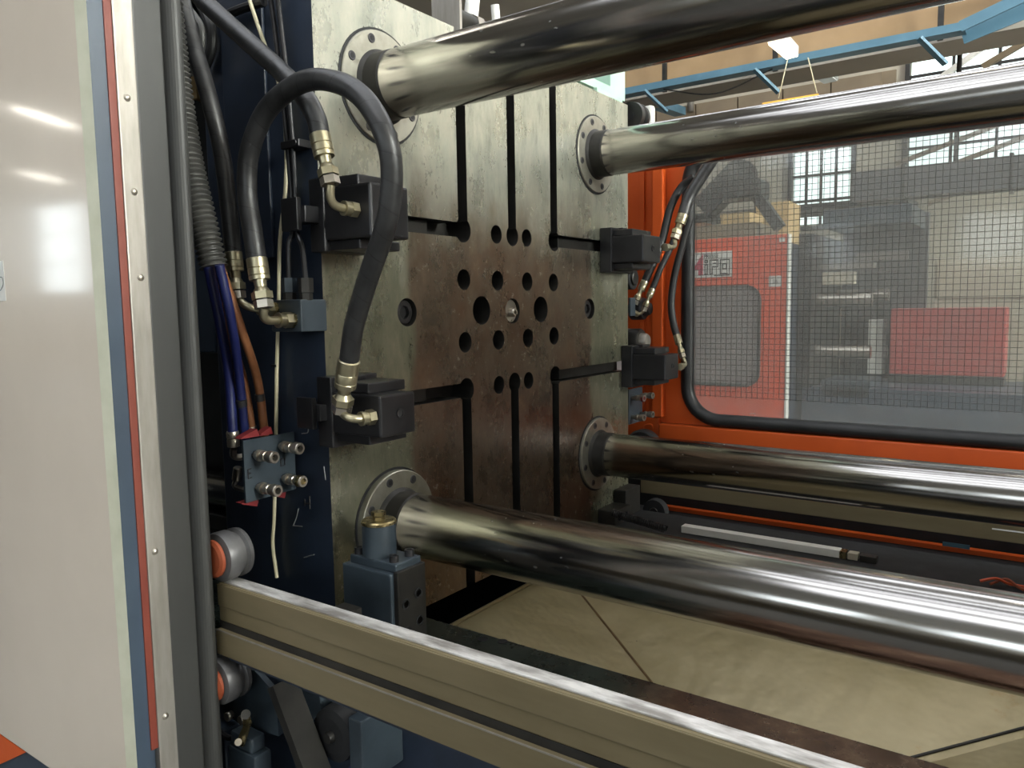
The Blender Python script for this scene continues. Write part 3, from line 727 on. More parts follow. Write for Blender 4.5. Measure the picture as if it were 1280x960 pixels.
# ivory cable down the blue side
cp = [(-0.148, -0.741, 0.676), (-0.131, -0.724, 0.593), (-0.119, -0.71, 0.537), (-0.092, -0.71, 0.471), (-0.08, -0.71, 0.373), (-0.088, -0.71, 0.265), (-0.114, -0.71, 0.156), (-0.129, -0.71, 0.017), (-0.145, -0.71, -0.125), (-0.152, -0.715, -0.27), (-0.178, -0.71, -0.459), (-0.189, -0.71, -0.537), (-0.18, -0.71, -0.616)]
cb = hose('signal_cable', cp, .0042, 'cable_white', 'thin ivory cable running down the blue side of the platen', 'cable', n=8)
for y in (457, ): MB().box(V((-0.15, -0.71, -0.12))-V((.008, .006, .003)), V((-0.15, -0.71, -0.12))+V((.008, .004, .003))).build('cable_clip', 'black_metal', cb)
# two steel pipes with a clip, into the block
pp = [[(-0.101, -0.72, 0.684), (-0.087, -0.72, 0.585), (-0.074, -0.72, 0.469), (-0.061, -0.72, 0.319), (-0.052, -0.725, 0.176), (-0.055, -0.735, 0.143), (-0.053, -0.74, 0.067)],
      [(-0.077, -0.72, 0.679), (-0.066, -0.72, 0.58), (-0.054, -0.72, 0.465), (-0.046, -0.72, 0.317), (-0.039, -0.725, 0.176), (-0.012, -0.735, 0.132), (-0.0, -0.74, 0.065)]]
for q, pts in enumerate(pp):
    h = hose('hydraulic_pipe', pts, .0055, 'black_metal', ('dark steel pipe entering the block beside the ivory cable', 'dark steel pipe entering the block beside the platen edge')[q], 'pipe', n=10)
    e = V(pts[-1])
    MB().hexn(e+V((0, 0, -.026)), e+V((0, 0, .004)), .0155).build('union_nut', 'bluegrey' if q == 0 else 'dark_metal', h)
    MB().hexn(e+V((0, 0, -.042)), e+V((0, 0, -.027)), .0135).build('lower_nut', 'dark_metal', h)
pc = V((-0.044, -0.72, 0.348))
cl = tag(MB().box(pc+V((-.028, -.012, -.008)), pc+V((.03, .024, .008)), .002).build('pipe_clip', 'black_metal'), 'small black clip holding two dark pipes to the blue side', 'clip')
MB().cyl(pc+V((.02, -.016, 0)), pc+V((.02, -.012, 0)), .006, n=8).build('clip_screw', 'screw', cl)
# distribution block
blk = thing('distribution_block', (0.008, -0.765, -0.044), 'dark blue hydraulic distribution block on the platen side under two pipes', 'valve block')
a = V((-0.085, -0.765, 0.025)); b = V((0.011, -0.765, -0.042))
MB().box((a.x, -.765, b.z), (b.x, -.696, a.z), .003).build('body', 'bluegrey', blk)
for p in ((-.015, -.766, -.017), (-.073, -.766, .007)): MB().hexn(V(p)+V((0, -.007, 0)), V(p)+V((0, .002, 0)), .017).build('port_boss', 'brass', blk)

# ---------------------------------------------------------------- coupling plate
cpl = thing('coupling_plate', (-0.119, -0.76, -0.422), 'grey plate with four nickel quick couplings and red tabs', 'coupling plate')
q = [V((-0.09, -0.846, -0.265)), V((-0.09, -0.714, -0.265)), V((-0.09, -0.716, -0.393)), V((-0.09, -0.846, -0.397))]
nrm = V((1, 0, 0))
MB().prism(q, -nrm*.006).build('plate', 'bluegrey', cpl)
def on(u, v, h=0): return (q[0]*(1-u)+q[1]*u)*(1-v)+(q[3]*(1-u)+q[2]*u)*v + nrm*h
cdir = V((1, 0, 0))
for u, v, mat in ((.22, .26, 'nickel'), (.72, .20, 'nickel'), (.25, .80, 'nickel'), (.76, .76, 'brass')):
    p = on(u, v)
    cpi = MB().lathe(p, cdir, [(0, .008), (.010, .008), (.010, .0125), (.018, .0125), (.018, .0085), (.026, .0085), (.026, .0115), (.038, .0115), (.039, .0095), (.046, .0095), (.047, .0128), (.062, .0128), (.064, .0115), (.064, .0074), (.046, .0074)], 20, smooth=False).build('quick_coupling', 'nickel', cpl)
    MB().lathe(p+cdir*.047, cdir, [(0, .0073), (.001, .0073)], 12).build('bore', 'void', cpi)
    if mat == 'brass': MB().lathe(p+cdir*.049, cdir, [(0, .0131), (.011, .0131)], 20).build('brass_sleeve', 'brass', cpi)
for u, v, du in ((.0, -.02, .36), (.36, -.02, .26), (-.05, 1.0, .35), (.55, 1.0, .3)):
    s = -1 if v < .5 else 1
    a, b = on(u, v, -.008), on(u+du, v, -.008)
    MB().prism([a, b, b+V((0, 0, -s*.016))+(a-b)*.15, a+V((0, 0, -s*.004))+(b-a)*.1], -nrm*.02).build('red_tab', 'redtab', cpl)
def ink(pts): MB().tube(pts, .0014, 5, smooth_path=False).build('ink_mark', 'ink', cpl)
ink([on(.12, .46, .001), on(.06, .47, .001), on(.06, .62, .001), on(.12, .61, .001)]); ink([on(.06, .545, .001), on(.11, .54, .001)])
ink([on(.70, .42, .001), on(.70, .54, .001), on(.78, .53, .001), on(.78, .41, .001), on(.70, .42, .001)])
for p in ((-0.195, -0.79, -0.354),):
    p = V(p); o = MB().lathe(p+V((-.006, 0, -.018)), (.3, 0, 1), [(0, .008), (.002, .010), (.030, .010), (.032, .008)], 14).build('rear_coupling', 'nickel', cpl)
    MB().tube([p+V((-.006, 0, -.018)), p+V((-.012, 0, -.032)), p+V((.012, .01, -.040)), p+V((.03, .03, -.04))], .006, 8).build('rear_elbow', 'nickel', cpl)
# polished cylinder behind the plate
cyl = thing('injection_cylinder', (-0.726, -0.5, -0.585), 'polished horizontal cylinder behind the coupling plate, in the dark bay', 'cylinder')
c1 = V((-0.829, -0.45, -0.533))
MB().cyl((c1.x-1.2, -.45, c1.z), (-.45, -.45, c1.z-.0), .052, n=32).build('barrel', 'chrome', cyl)
MB().box((c1.x-1.2, -.50, c1.z-.105), (-.45, -.40, c1.z-.060), .004).build('cradle', 'dark_metal', cyl)
# shelf bar and pale cables in the bay
sb = thing('bay_shelf', (-0.742, -0.5, -0.112), 'dark steel shelf bar crossing the bay behind the hoses', 'shelf')
a = V((-0.726, -0.55, -0.055))
MB().box((-1.9, -.55, a.z-.055), (-.45, -.35, a.z), .003).build('bar', 'dark_metal', sb)
MB().box((-1.9, -.56, a.z-.004), (-.45, -.55, a.z+.002)).build('lip', 'alu', sb)
for k, (pts, lab) in enumerate((([(-0.717, -0.56, -0.05), (-0.643, -0.56, -0.036), (-0.567, -0.56, -0.01), (-0.505, -0.56, 0.023)], 'pale grey cable curving up from the bay shelf'), ([(-0.716, -0.57, -0.038), (-0.626, -0.57, -0.014), (-0.534, -0.57, 0.006)], 'thin grey cable lying along the bay shelf behind the hoses'))):
    hose('bay_cable', pts, .005 if k == 0 else .0035, 'alu' if k == 0 else 'rubber_grey', lab, 'cable', n=8)
# rear housing, navy walls of the bay
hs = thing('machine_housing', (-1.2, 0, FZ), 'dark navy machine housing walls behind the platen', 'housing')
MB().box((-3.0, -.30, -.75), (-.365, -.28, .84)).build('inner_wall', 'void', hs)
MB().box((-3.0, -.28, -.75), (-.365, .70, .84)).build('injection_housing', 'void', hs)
MB().box((-.44, -.66, -.75), (-.365, -.30, .82), .004).build('side_rib', 'blue', hs)
MB().box((-3.0, -.72, .82), (-.445, -.305, .86)).build('top_plate', 'blue', hs)
MB().box((-.62, -.66, -.1), (-.445, -.63, .16), .003).build('deflector', 'blue_frame', hs)
bxx = tag(MB().box(V((-0.734, -0.5, 0.66)), V((-0.71, -0.47, 0.597)), .002).build('lit_wall_panel', 'card'), 'small tan panel painted as the lit wall, seen between the hanging hoses', 'cardboard')  # tan panel standing for the lit wall beyond the bay
for k, (pts, r) in enumerate((([(-0.376, -0.712, 0.736), (-0.325, -0.712, 0.654), (-0.323, -0.712, 0.601), (-0.352, -0.712, 0.564)], .012), ([(-0.362, -0.738, 0.69), (-0.318, -0.738, 0.635), (-0.329, -0.738, 0.579), (-0.37, -0.738, 0.547)], .008))):
    hose('loop_hose', pts, r, 'rubber' if k == 0 else 'conduit', ('thick black rubber hose looping behind the slanting hose', 'thin grey hose looping behind the hanging hose')[k], 'hose', n=10)
tp2 = hose('top_pipe', [(-0.271, -0.72, 0.654), (-0.201, -0.72, 0.656), (-0.119, -0.72, 0.653)], .010, 'black_metal', 'short glossy dark pipe crossing the top of the blue side', 'pipe', n=10)

# ---------------------------------------------------------------- lubricator
lu = thing('lubricator_unit', (.12, -.68, -.752), 'blue box with round capped reservoir bolted in front of the platen foot', 'lubricator')
lx0, lx1, ly0, ly1, lz = .055, .197, -.72, -.632, -.535
MB().box((lx0, ly0, -.752), (lx1, ly1, lz), .004).build('body', 'bluegrey', lu)
MB().box((lx1, ly0+.008, -.752), (lx1+.012, ly1+.004, lz+.004), .002).build('front_plate', 'dark_metal', lu)
MB().box((lx0+.012, ly0+.012, lz), (lx1+.004, ly1, lz+.018), .003).build('lid_plate', 'bluegrey', lu)
rc = V(((lx0+lx1)/2-.004, (ly0+ly1)/2+.002, lz+.018))
res = MB().lathe(rc, (0, 0, 1), [(0, .036), (.068, .036)], 32).build('reservoir', 'bluegrey', lu)
MB().lathe(rc+V((0, 0, .068)), (0, 0, 1), [(0, .0372), (.005, .0372), (.008, .035)], 32).build('cap', 'brass', res)
MB().hexn(rc+V((0, 0, .076)), rc+V((0, 0, .083)), .013).build('plug', 'brass', res)
MB().hexn(rc+V((0, 0, .085)), rc+V((0, 0, .093)), .0155).build('plug', 'brass', res)
lb = MB().lathe((0, 0, 0), (0, 0, 1), [(0, .010), (.014, .010), (.014, .006), (.008, .006)], 14, smooth=False).mesh('lid_screw', 'screw')
for sx in (0, 1):
    for sy in (0, 1): inst('lid_screw', lb, (lx0+.026+sx*(lx1-lx0-.04), ly0+.026+sy*(ly1-ly0-.042), lz+.018), lu)
fm = MB().lathe((0, 0, 0), (1, 0, 0), [(0, .0115), (.003, .0115), (.003, .008), (.001, .008)], 16, smooth=False).mesh('port', 'void')
for y, z in ((.018, .058), (.056, .046), (.020, .118), (.058, .106)): inst('port', fm, (lx1+.011, ly0+.012+y, lz-z-.01), lu)
fs = MB().lathe((0, 0, 0), (0, -1, 0), [(0, .011), (.003, .011), (.003, .008), (.001, .008)], 16, smooth=False).mesh('side_screw', 'void')
for x, z in ((.022, .13), (.115, .13)): inst('side_screw', fs, (lx0+x, ly0+.001, lz-z), lu)

# ================================================================== SLIDING GATE (near, left)
gx, gy = -.02, -1.15
gate = thing('sliding_gate', (-.8, -1.08, -.93), 'cream sliding safety gate with blue frame, red stripe and rubber edge', 'gate')
GT = .86; GB = (-0.473, -1.15, -0.917)[2]; GL = FZ+.05
yl, yb, yr, ya, ys1, yg = (-0.02, -1.146, 0.123)[1], (-0.02, -1.119, 0.125)[1], (-0.02, -1.106, 0.126)[1], (-0.02, -1.071, 0.128)[1], (-0.02, -1.018, 0.131)[1], (-0.02, -0.985, 0.133)[1]
MB().prism([(-2.0, gy, GB), ((-0.05, -1.15, 0.125)[0], gy, GB), ((-0.05, -1.15, 0.125)[0], gy, GT), (-2.0, gy, GT)], (0, .004, 0)).build('panel', 'cream', gate)
xp = (-0.05, -1.15, 0.125)[0]
MB().prism([(xp, gy-.0005, GB), (gx, gy+.004, GB), (gx, yl, GB), (gx-.012, yl, GB), (gx-.012, gy+.012, GB), (xp, gy+.004, GB)], (0, 0, GT-GB)).build('folded_lip', 'cream_edge', gate)
MB().box((-2.0, gy+.005, GL), (gx-.002, yb, GT)).build('frame', 'blue_frame', gate)
RB = (-0.02, -1.115, -0.783)[2]
MB().box((gx-.012, yb, RB), (gx+.001, yr, GT), .001).build('red_strip', 'red', gate)
MB().box((gx-.06, yb+.0005, GL), (gx-.012, yr, GT)).build('rear_frame', 'blue_frame', gate)
al = MB().box((gx-.05, yr, GL), (gx+.004, ya, GT), .002).build('clamping_strip', 'alu', gate)
rv = MB().lathe((0, 0, 0), (1, 0, 0), [(0, .0062), (.002, .0055), (.0035, .0035), (.004, .0005)], 12).mesh('rivet', 'nickel')
for p in ((-0.016, -1.09, 0.363), (-0.016, -1.086, 0.063), (-0.016, -1.091, -0.421), (-0.016, -1.091, -0.729), (-0.016, -1.088, 0.208)):
    inst('rivet', rv, (gx+.004, p[1], p[2]), al)
MB().box((gx-.05, ya, GL), (gx+.002, ys1, GT), .003).build('rubber_flange', 'rubber_grey', gate)
bead = []
for k in range(13):
    a = math.radians(-90+180*k/12); bead.append((gx+.002+.022*math.cos(a), (ys1+yg)/2+(yg-ys1)/2*math.sin(a), GL))
MB().prism([(gx-.05, ys1+.0006, GL)] + bead + [(gx-.05, yg, GL)], (0, 0, GT-GL)).build('rubber_bead', 'rubber_grey', gate)
MB().box((gx-.6, gy+.05, GL), (gx-.052, yg-.02, GT)).build('inner_frame', 'blue', gate)
MB().prism([(-0.722, -1.148, -0.919), (-0.595, -1.148, -0.92), (-0.467, -1.148, -0.92), (-0.609, -1.148, -0.996), (-0.752, -1.148, -1.071)], (0, -.001, 0)).build('corner_patch', 'orange', gate)
st = MB().box(V((-0.55, -1.15, 0.107))-V((0, .0008, 0)), (-0.386, -1.15, 0.03)).build('paper_sticker', 'white', gate)
MB().tube([(-0.426, -1.151, 0.071), (-0.396, -1.151, 0.076), (-0.392, -1.151, 0.061), (-0.412, -1.151, 0.049), (-0.437, -1.151, 0.053)], .0006, 5).build('pen_mark', 'ink', st)
# rollers carried by the gate
def roller(p, r, sx):
    p = V(p)
    MB().cyl(p+V((-.02, -.048, 0)), p+V((-.02, -.015, 0)), .012, n=12).build('roller_axle', 'dark_metal', gate)
    ro = MB().lathe(p+V((0, -.02, 0)), (0, 1, 0), [(0, r*.62), (.004, r*.95), (.010, r), (.03, r), (.034, r*.86), (.042, r*.86), (.046, r), (.055, r*.97), (.058, r*.6)], 32).build('roller', 'roller', gate)
    MB().lathe(p+V((0, -.030, 0)), (0, 1, 0), [(0, r*.6), (.003, r*.75), (.009, r*.75), (.011, r*.5)], 28).build('roller_cap', 'orange_wheel', ro)
roller((-.014, -.955, -.466), .048, 1)
roller((-.025, -.965, -.7135), .046, 1)

# ---------------------------------------------------------------- near gate rail
rl = thing('gate_rail', (.9, -.95, -.655), 'olive steel guide rail with worn bright top, in front of the machine bed', 'rail')
MB().box((-.02, -.968, -.592), (3.0, -.928, -.517), .003).build('web', 'rail', rl)
MB().box((-.02, -.970, -.561), (3.0, -.9675, -.519), .001).build('upper_face', 'rail', rl)
MB().box((-.01, -.962, -.517), (3.0, -.934, -.5135), .001).build('worn_track', 'rail_top', rl)
MB().box((-.02, -.968, -.606), (3.0, -.94, -.592)).build('groove', 'dark_metal', rl)
MB().box((-.02, -.978, -.655), (3.0, -.928, -.606), .002).build('lower_flange', 'rail', rl)
MB().box((-.02, -.9785, -.6075), (3.0, -.976, -.6055)).build('bright_edge', 'alu', rl)
MB().box((.0, -.965, -.668), (3.0, -.93, -.655)).build('under_strip', 'blue', rl)
# brackets that carry it from the bed
for x in (.10, 1.3, 2.5): MB().box((x, -.93, -.66), (x+.05, -.758, -.60)).build('support_arm', 'dark_metal', rl)

# limit switch with bracket and strut under the rail
bkt = tag(MB().prism([(-0.169, -0.9, -0.74), (-0.015, -0.9, -0.72), (0.051, -0.9, -0.752), (0.052, -0.9, -0.838), (-0.073, -0.9, -0.853), (-0.161, -0.9, -0.834)], (0, .012, 0)).build('rail_bracket', 'bluegrey'), 'dark blue grey bracket plate under the rail beside the orange roller', 'bracket')
for p in ((-0.096, -0.902, -0.837), (-0.05, -0.902, -0.83)): MB().cyl(V(p)+V((0, -.014, 0)), p, .009, n=10).build('bolt', 'nickel', bkt)
sw = thing('limit_switch', (-0.012, -0.93, -0.937), 'small grey limit switch with roller lever under the rail', 'switch')
a, b = V((-0.052, -0.93, -0.848)), V((0.034, -0.93, -0.937))
MB().box((a.x, -.945, b.z), (b.x, -.905, a.z-.02), .004).build('body', 'bluegrey', sw)
MB().box((a.x+.006, -.942, a.z-.02), (b.x-.012, -.908, a.z+.012), .006).build('head', 'bluegrey', sw)
MB().prism([(-0.011, -0.955, -0.848), (0.012, -0.955, -0.847), (0.039, -0.955, -0.791), (0.033, -0.955, -0.772), (0.017, -0.955, -0.783), (0.018, -0.955, -0.802)], (0, .005, 0)).build('lever', 'brass', sw)
MB().cyl((0.01, -0.962, -0.834), (-0.015, -0.945, -0.851), .007, n=12).build('lever_pivot', 'nickel', sw)
MB().cyl((0.043, -0.965, -0.766), (0.013, -0.945, -0.784), .009, n=14).build('lever_roller', 'dark_metal', sw)
hose('switch_cable', [(-0.133, -0.93, -0.839), (-0.107, -0.93, -0.86), (-0.069, -0.93, -0.866), (-0.049, -0.925, -0.855)], .006, 'rubber', 'short black cable running into the limit switch', 'cable', n=8)
tag(MB().box((-0.151, -0.92, -0.866), V((-0.101, -0.92, -1.001))+V((0, .04, 0)), .004).build('cable_duct', 'blue_frame'), 'slate blue duct piece behind the limit switch', 'duct')
tag(MB().beam((0.077, -0.905, -0.716), (0.181, -0.905, -0.898), .02, .055, (0, 1, 0)).build('diagonal_strut', 'dark_metal'), 'dark flat steel strut slanting down below the rail', 'strut')
pv = thing('hydraulic_pump', (0.163, -0.8, -0.893), 'dark round pump motor in the shadow under the rail', 'pump')
pcn = V((0.172, -0.84, -0.815))
MB().lathe(pcn+V((0, -.03, 0)), (0, 1, 0), [(0, .035), (.004, .052), (.02, .055), (.08, .055)], 28).build('casing', 'void', pv)
MB().lathe(pcn+V((0, -.04, 0)), (0, 1, 0), [(0, .010), (.010, .012)], 14).build('shaft_end', 'dark_metal', pv)
MB().box(pcn+V((.05, -.03, -.075)), pcn+V((.085, .08, .055)), .004).build('flange_block', 'bluegrey', pv)
MB().prism([(0.017, -0.84, -0.753), (0.106, -0.84, -0.752), (0.112, -0.84, -0.797), (0.067, -0.84, -0.836)], (0, .03, 0)).build('mount_foot', 'bluegrey', pv)

# ================================================================== CHUTE
ch = thing('drop_chute', (.5, .1, -1.05), 'dented cream sheet metal chute between the bed ways', 'chute')
def sheet(name, pts, th=(0, 0, -.006)): return MB().prism(pts, th).build(name, 'sheet', ch)
A = (0.11, 0.213, -0.905); B = (0.433, -0.012, -0.984); Cc = (1.26, 0.135, -0.933); D = (1.077, -0.012, -0.984)
A, B, Cc, D = V(A), V(B), V(Cc), V(D)
def ext(p, q, y): return p + (q-p)*((y-p.y)/(q.y-p.y))
At, Ab, Ct, Cb = ext(B, A, .44), ext(A, B, -.2), ext(D, Cc, .44), ext(Cc, D, -.2)
sheet('back_panel', [At, Ab, Cb, Ct])
k = (A.z-B.z)/(B.x-A.x)
def lz_(x): return A.z - k*(x-A.x)
L0 = V((-0.035, -0.204, -0.869)); L1 = V((-0.05, 0.116, -0.866))
xl = (L0.x+L1.x)/2
sheet('side_panel', [(xl, .30, lz_(xl)), At if At.x > xl else ext(B, A, A.y+(B.y-A.y)*(xl-A.x)/(B.x-A.x)), Ab, (Ab.x, -.435, Ab.z), (xl, -.435, lz_(xl))])
MB().tube([(xl, .40, lz_(xl)+.004), (xl, .0, lz_(xl)+.004), (xl, -.435, lz_(xl)+.004)], .006, 8).build('rolled_lip', 'sheet', ch)
sheet('right_panel', [Ct, Cb, (Cb.x, -.435, Cb.z), (Ct.x+.6, -.435, Ct.z), (Ct.x+.6, .44, Ct.z)])
MB().tube([A-(B-A)*.6+V((0, 0, .001)), A+V((0, 0, .001)), B+V((0, 0, .001)), ext(A, B, -.18)+V((0, 0, .001))], .0035, 6).build('seam', pbr('rusty_seam', H('4a3a22'), H('6a5230'), 20, .3, .6), ch)
MB().tube([Cc+(Cc-D)*.6+V((0, 0, .001)), Cc+V((0, 0, .001)), D+V((0, 0, .001)), ext(Cc, D, -.18)+V((0, 0, .001))], .0035, 6).build('seam', M['seam'] if 'seam' in M else 'dark_metal', ch)

# ================================================================== FAR SIDE: ORANGE GATE
GY = 1.10
og = thing('orange_gate', (.9, GY, -.60), 'orange painted safety gate with a rubber sealed wire meshed window', 'gate')
wx0, wx1, wz0, wz1 = .085, 2.3, -.462, .60
out = rrect(-.045, 2.6, -.475, .70, .005, GY); inn = rrect(wx0-.02, wx1+.02, wz0-.005, wz1+.02, .15, GY)
strip(out, inn, .03, MB()).build('frame', 'orange', og)
MB().box((-.06, GY-.035, -.45), (-.012, GY+.03, .70), .006).build('stile', 'orange', og)
MB().box((-.20, GY+.005, -.45), (-.06, GY+.03, .70), .004).build('side_sheet', 'orange', og)
MB().box((-.125, GY-.01, -.45), (-.105, GY+.005, .70), .003).build('rib', 'orange', og)
MB().box((-.03, GY-.03, -.60), (2.6, GY+.03, -.477), .006).build('lower_beam', 'orange', og)
MB().box((-.20, GY-.02, -.60), (-.034, GY+.03, -.455), .006).build('corner_box', 'orange', og)
MB().tube([(-.10, GY-.022, -.57), (-.10, GY-.022, -.50), (-.07, GY-.022, -.485), (-.06, GY-.022, -.50), (-.06, GY-.022, -.58)], .003, 6).build('stamped_rib', 'orange', og)
pts = rrect(wx0, wx1, wz0+.012, wz1, .13, GY-.01, 10)
MB().tube(pts+[pts[0]], .026, 14, smooth_path=False).build('window_seal', 'rubber', og)
MB().box((wx0+.01, GY+.006, wz0+.01), (wx1-.01, GY+.010, wz1-.01)).build('pane', 'pane', og)
# welded wire mesh behind the pane
wm = MB(); s = .0205
x = wx0+.01
while x < 1.75:
    wm.box((x-.00075, GY-.004, -.36), (x+.00075, GY-.0022, .60)); x += s
z = -.355
while z < .60:
    wm.box((wx0, GY-.0022, z-.00075), (1.75, GY-.0004, z+.00075)); z += s
wmo = wm.build('wire_mesh', 'mesh_wire', og); wmo['kind'] = 'stuff'

# far platen edge: small coupling plate, knobs, cylinder heads
fp = thing('side_coupling_plate', (.0, .79, -.47), 'small grey plate with nickel couplings on the platen edge below a clamp', 'coupling plate')
a, b = V((-0.03, 0.803, -0.313)), V((-0.03, 0.92, -0.447))
MB().box((-.036, a.y, b.z), (-.03, b.y, a.z), .001).build('plate', 'bluegrey', fp)
MB().box((-.06, .738, b.z-.08), (-.0365, .78, b.z+.02)).build('foot', 'alu', fp)
for p, tip in (((-0.03, 0.83, -0.346), 'nickel'), ((-0.03, 0.906, -0.344), 'nickel'), ((-0.03, 0.83, -0.42), 'nickel'), ((-0.03, 0.906, -0.417), 'nickel')):
    c = MB().lathe(p, (1, -.12, .02), [(0, .008), (.018, .008), (.018, .011), (.028, .011), (.03, .009), (.036, .009), (.037, .0125), (.055, .0125), (.055, .007), (.045, .007)], 16, smooth=False).build('quick_coupling', tip, fp)
MB().lathe(V((-0.03, 0.83, -0.346))+V((.045, -.005, 0)), (1, -.12, .02), [(0, .0132), (.008, .0132)], 16).build('red_ring', 'redtab', fp)
def knob(p, r, L, lab, mat='dark_metal', tip='alu', y0=None):
    p = V(p); t = thing('cylinder_head', p, lab, 'cylinder')
    if y0: MB().box((p.x-.025, y0, p.z-.012), (p.x+.001, p.y, p.z+.012)).build('mounting_arm', mat, t)
    MB().lathe(p, (1, 0, 0), [(0, r), (L*.6, r), (L*.68, r*.92)], 28).build('drum', mat, t)
    MB().lathe(p+V((L*.6, 0, 0)), (1, 0, 0), [(0, r*.66), (L*.3, r*.62), (L*.4, r*.5)], 24).build('end_cap', tip, t)
knob((-0.075, 0.886, -0.133), .048, .085, 'dark round cylinder head with a grey cap above the overhanging clamp', y0=.736)
knob((-0.071, 0.92, -0.01), .043, .075, 'black round cylinder head beside the edge cover', 'black_metal', 'black_metal', .774)
knob((-0.028, 0.8, 0.103), .042, .03, 'short black cylinder head under the two slanting hoses', 'void', 'dark_metal')
tag(MB().box(V((-0.018, 0.78, 0.032))-V((0, .006, 0)), V((-0.008, 0.8, -0.036))+V((0, .016, 0)), .003).build('edge_block', 'bluegrey'), 'small blue block on the platen edge between cylinder heads', 'block')
bw = thing('bottom_wheel', (-0.003, 0.95, -0.557), 'black rubber wheel at the orange gate foot', 'wheel')
p = V((-0.015, 0.975, -0.562))+V((0, -.0505, .016))
MB().lathe(p+V((0, -.05, 0)), (0, 1, 0), [(0, .03), (0, .062), (.01, .07), (.04, .07), (.05, .062)], 32).build('tyre', 'rubber', bw)
MB().lathe(p+V((0, -.055, 0)), (0, 1, 0), [(0, .026), (.006, .03)], 20).build('hub', 'dark_metal', bw)

# far hoses
def fhose(pts, r, lab, end=True, mat='rubber'):
    h = hose('hydraulic_hose', pts, r, mat, lab); return h
hp = [(0.286, 0.92, 0.609), (0.259, 0.9, 0.526), (0.217, 0.88, 0.453), (0.184, 0.86, 0.39), (0.168, 0.84, 0.324)]
h = fhose(hp, .021, 'thick wrapped hose dropping from behind the far bar to the clamp fitting', mat='hose')
e = ferrule(h, hp[-1], V(hp[-1])-V(hp[-2]), .0175, .040)
elbow(h, e, (0.158, 0.8, 0.207), (0.164, 0.69, 0.2), .0075)
hp = [(0.153, 0.98, 0.473), (0.102, 0.98, 0.443), (0.066, 0.96, 0.367), (0.043, 0.94, 0.248), (0.029, 0.9, 0.172), (-0.001, 0.88, 0.092)]
h = fhose(hp, .0150, 'black hose arching behind the clamp down to the lower left fitting')
d = V(hp[-1])-V(hp[-2]); e = ferrule(h, hp[-1], d, .0135, .04)
hp = [(0.13, 0.96, 0.42), (0.109, 0.95, 0.318), (0.08, 0.93, 0.215), (0.055, 0.9, 0.141), (0.029, 0.88, 0.061)]
h = fhose(hp, .0115, 'slim black hose beside the arching hose, ending in a brass fitting')
e = ferrule(h, hp[-1], V(hp[-1])-V(hp[-2]), .0115, .034)
elbow(h, e, (-0.015, 0.86, -0.034), (-0.021, 0.82, -0.022), .006)
hp = [(0.139, 0.97, 0.318), (0.112, 0.96, 0.215), (0.088, 0.95, 0.111), (0.08, 0.94, 0.006), (0.094, 0.93, -0.069), (0.112, 0.92, -0.114)]
h = fhose(hp, .0135, 'black hose running down beside the window seal to the lower clamp')
e = ferrule(h, hp[-1], V(hp[-1])-V(hp[-2]), .0125, .036)
elbow(h, e, (0.159, 0.9, -0.22), (0.171, 0.81, -0.222), .007)
# far gate rail and the dark gap below it
fr = thing('far_gate_rail', (.9, .93, -.76), 'olive steel guide rail under the orange gate', 'rail')
MB().box((-.04, .93, -.725), (3.0, .975, -.600), .003).build('web', 'rail', fr)
MB().box((-.04, .925, -.735), (3.0, .975, -.683), .002).build('lower_flange', 'rail', fr)
MB().box((1.144, 0.924, -0.697), V((1.246, 0.924, -0.701))+V((0, .003, 0))).build('paper_label', 'white', fr)
ob = tag(MB().box((.0, 1.00, -.812), (3.0, 1.03, -.797)).build('orange_edge_strip', 'orange'), 'thin orange painted edge in the dark gap under the far rail', 'edge strip')
MB().box((1.005, 0.999, -0.782), V((1.082, 0.999, -0.796))+V((0, .002, 0))).build('blue_sticker', 'tray', ob)
pl_ = thing('far_side_plinth', (1.4, .95, FZ), 'black plinth under the thin orange edge', 'plinth')
MB().box((-.3, .86, FZ), (3.2, 1.05, -.815)).build('base', 'void', pl_)
MB().box((-.3, 1.035, -.815), (3.2, 1.05, -.605)).build('gap_shade_sheet', 'void', pl_)  # black sheet added to stand for the dark of the gap
lt = thing('white_duct', (0.519, 0.569, -0.752), 'long white plastic duct lying on the far bed way', 'cable duct')
a, b = V((0.289, 0.56, -0.752)), V((0.784, 0.559, -0.752))
yw = (a.y+b.y)/2
MB().box((a.x, yw-.012, -.751), (b.x, yw+.022, -.728), .002).build('cover', 'white', lt)
MB().box((b.x, yw-.010, -.751), (b.x+.018, yw+.02, -.730)).build('end_bracket', 'brass', lt)
MB().box((b.x+.022, yw-.010, -.751), (b.x+.05, yw+.02, -.731), .002).build('terminal', 'beige', lt)
MB().box((b.x+.055, yw-.010, -.751), (b.x+.10, yw+.02, -.733), .002).build('terminal', 'dark_metal', lt)
# coil spring hose and foot block
sp = thing('spring_guard', (0.155, 0.515, -0.72), 'dark steel coil spring hose at the platen foot', 'spring')
p0, p1 = V((0.068, 0.485, -0.701)), V((0.262, 0.485, -0.727))
pts = []; N = 26; dd = (p1-p0); dn = dd.normalized(); xx = dn.orthogonal().normalized(); yy = dn.cross(xx)
for i in range(N*10+1):
    a = i*2*math.pi/10; pts.append(p0+dd*(i/(N*10))+xx*.012*math.cos(a)+yy*.012*math.sin(a))
MB().tube(pts, .0022, 5, smooth_path=False).build('coil', 'screw', sp)
MB().cyl(p0, p1, .008, n=10).build('core', 'void', sp)
ft = thing('platen_foot', (.05, .60, -.752), 'dark cast foot block under the far lower bar', 'foot block')
a, b = V((0.031, 0.55, -0.684)), V((0.102, 0.55, -0.736))
MB().box((.001, .50, -.752), (.07, .62, -.70), .004).build('block', 'dark_metal', ft)
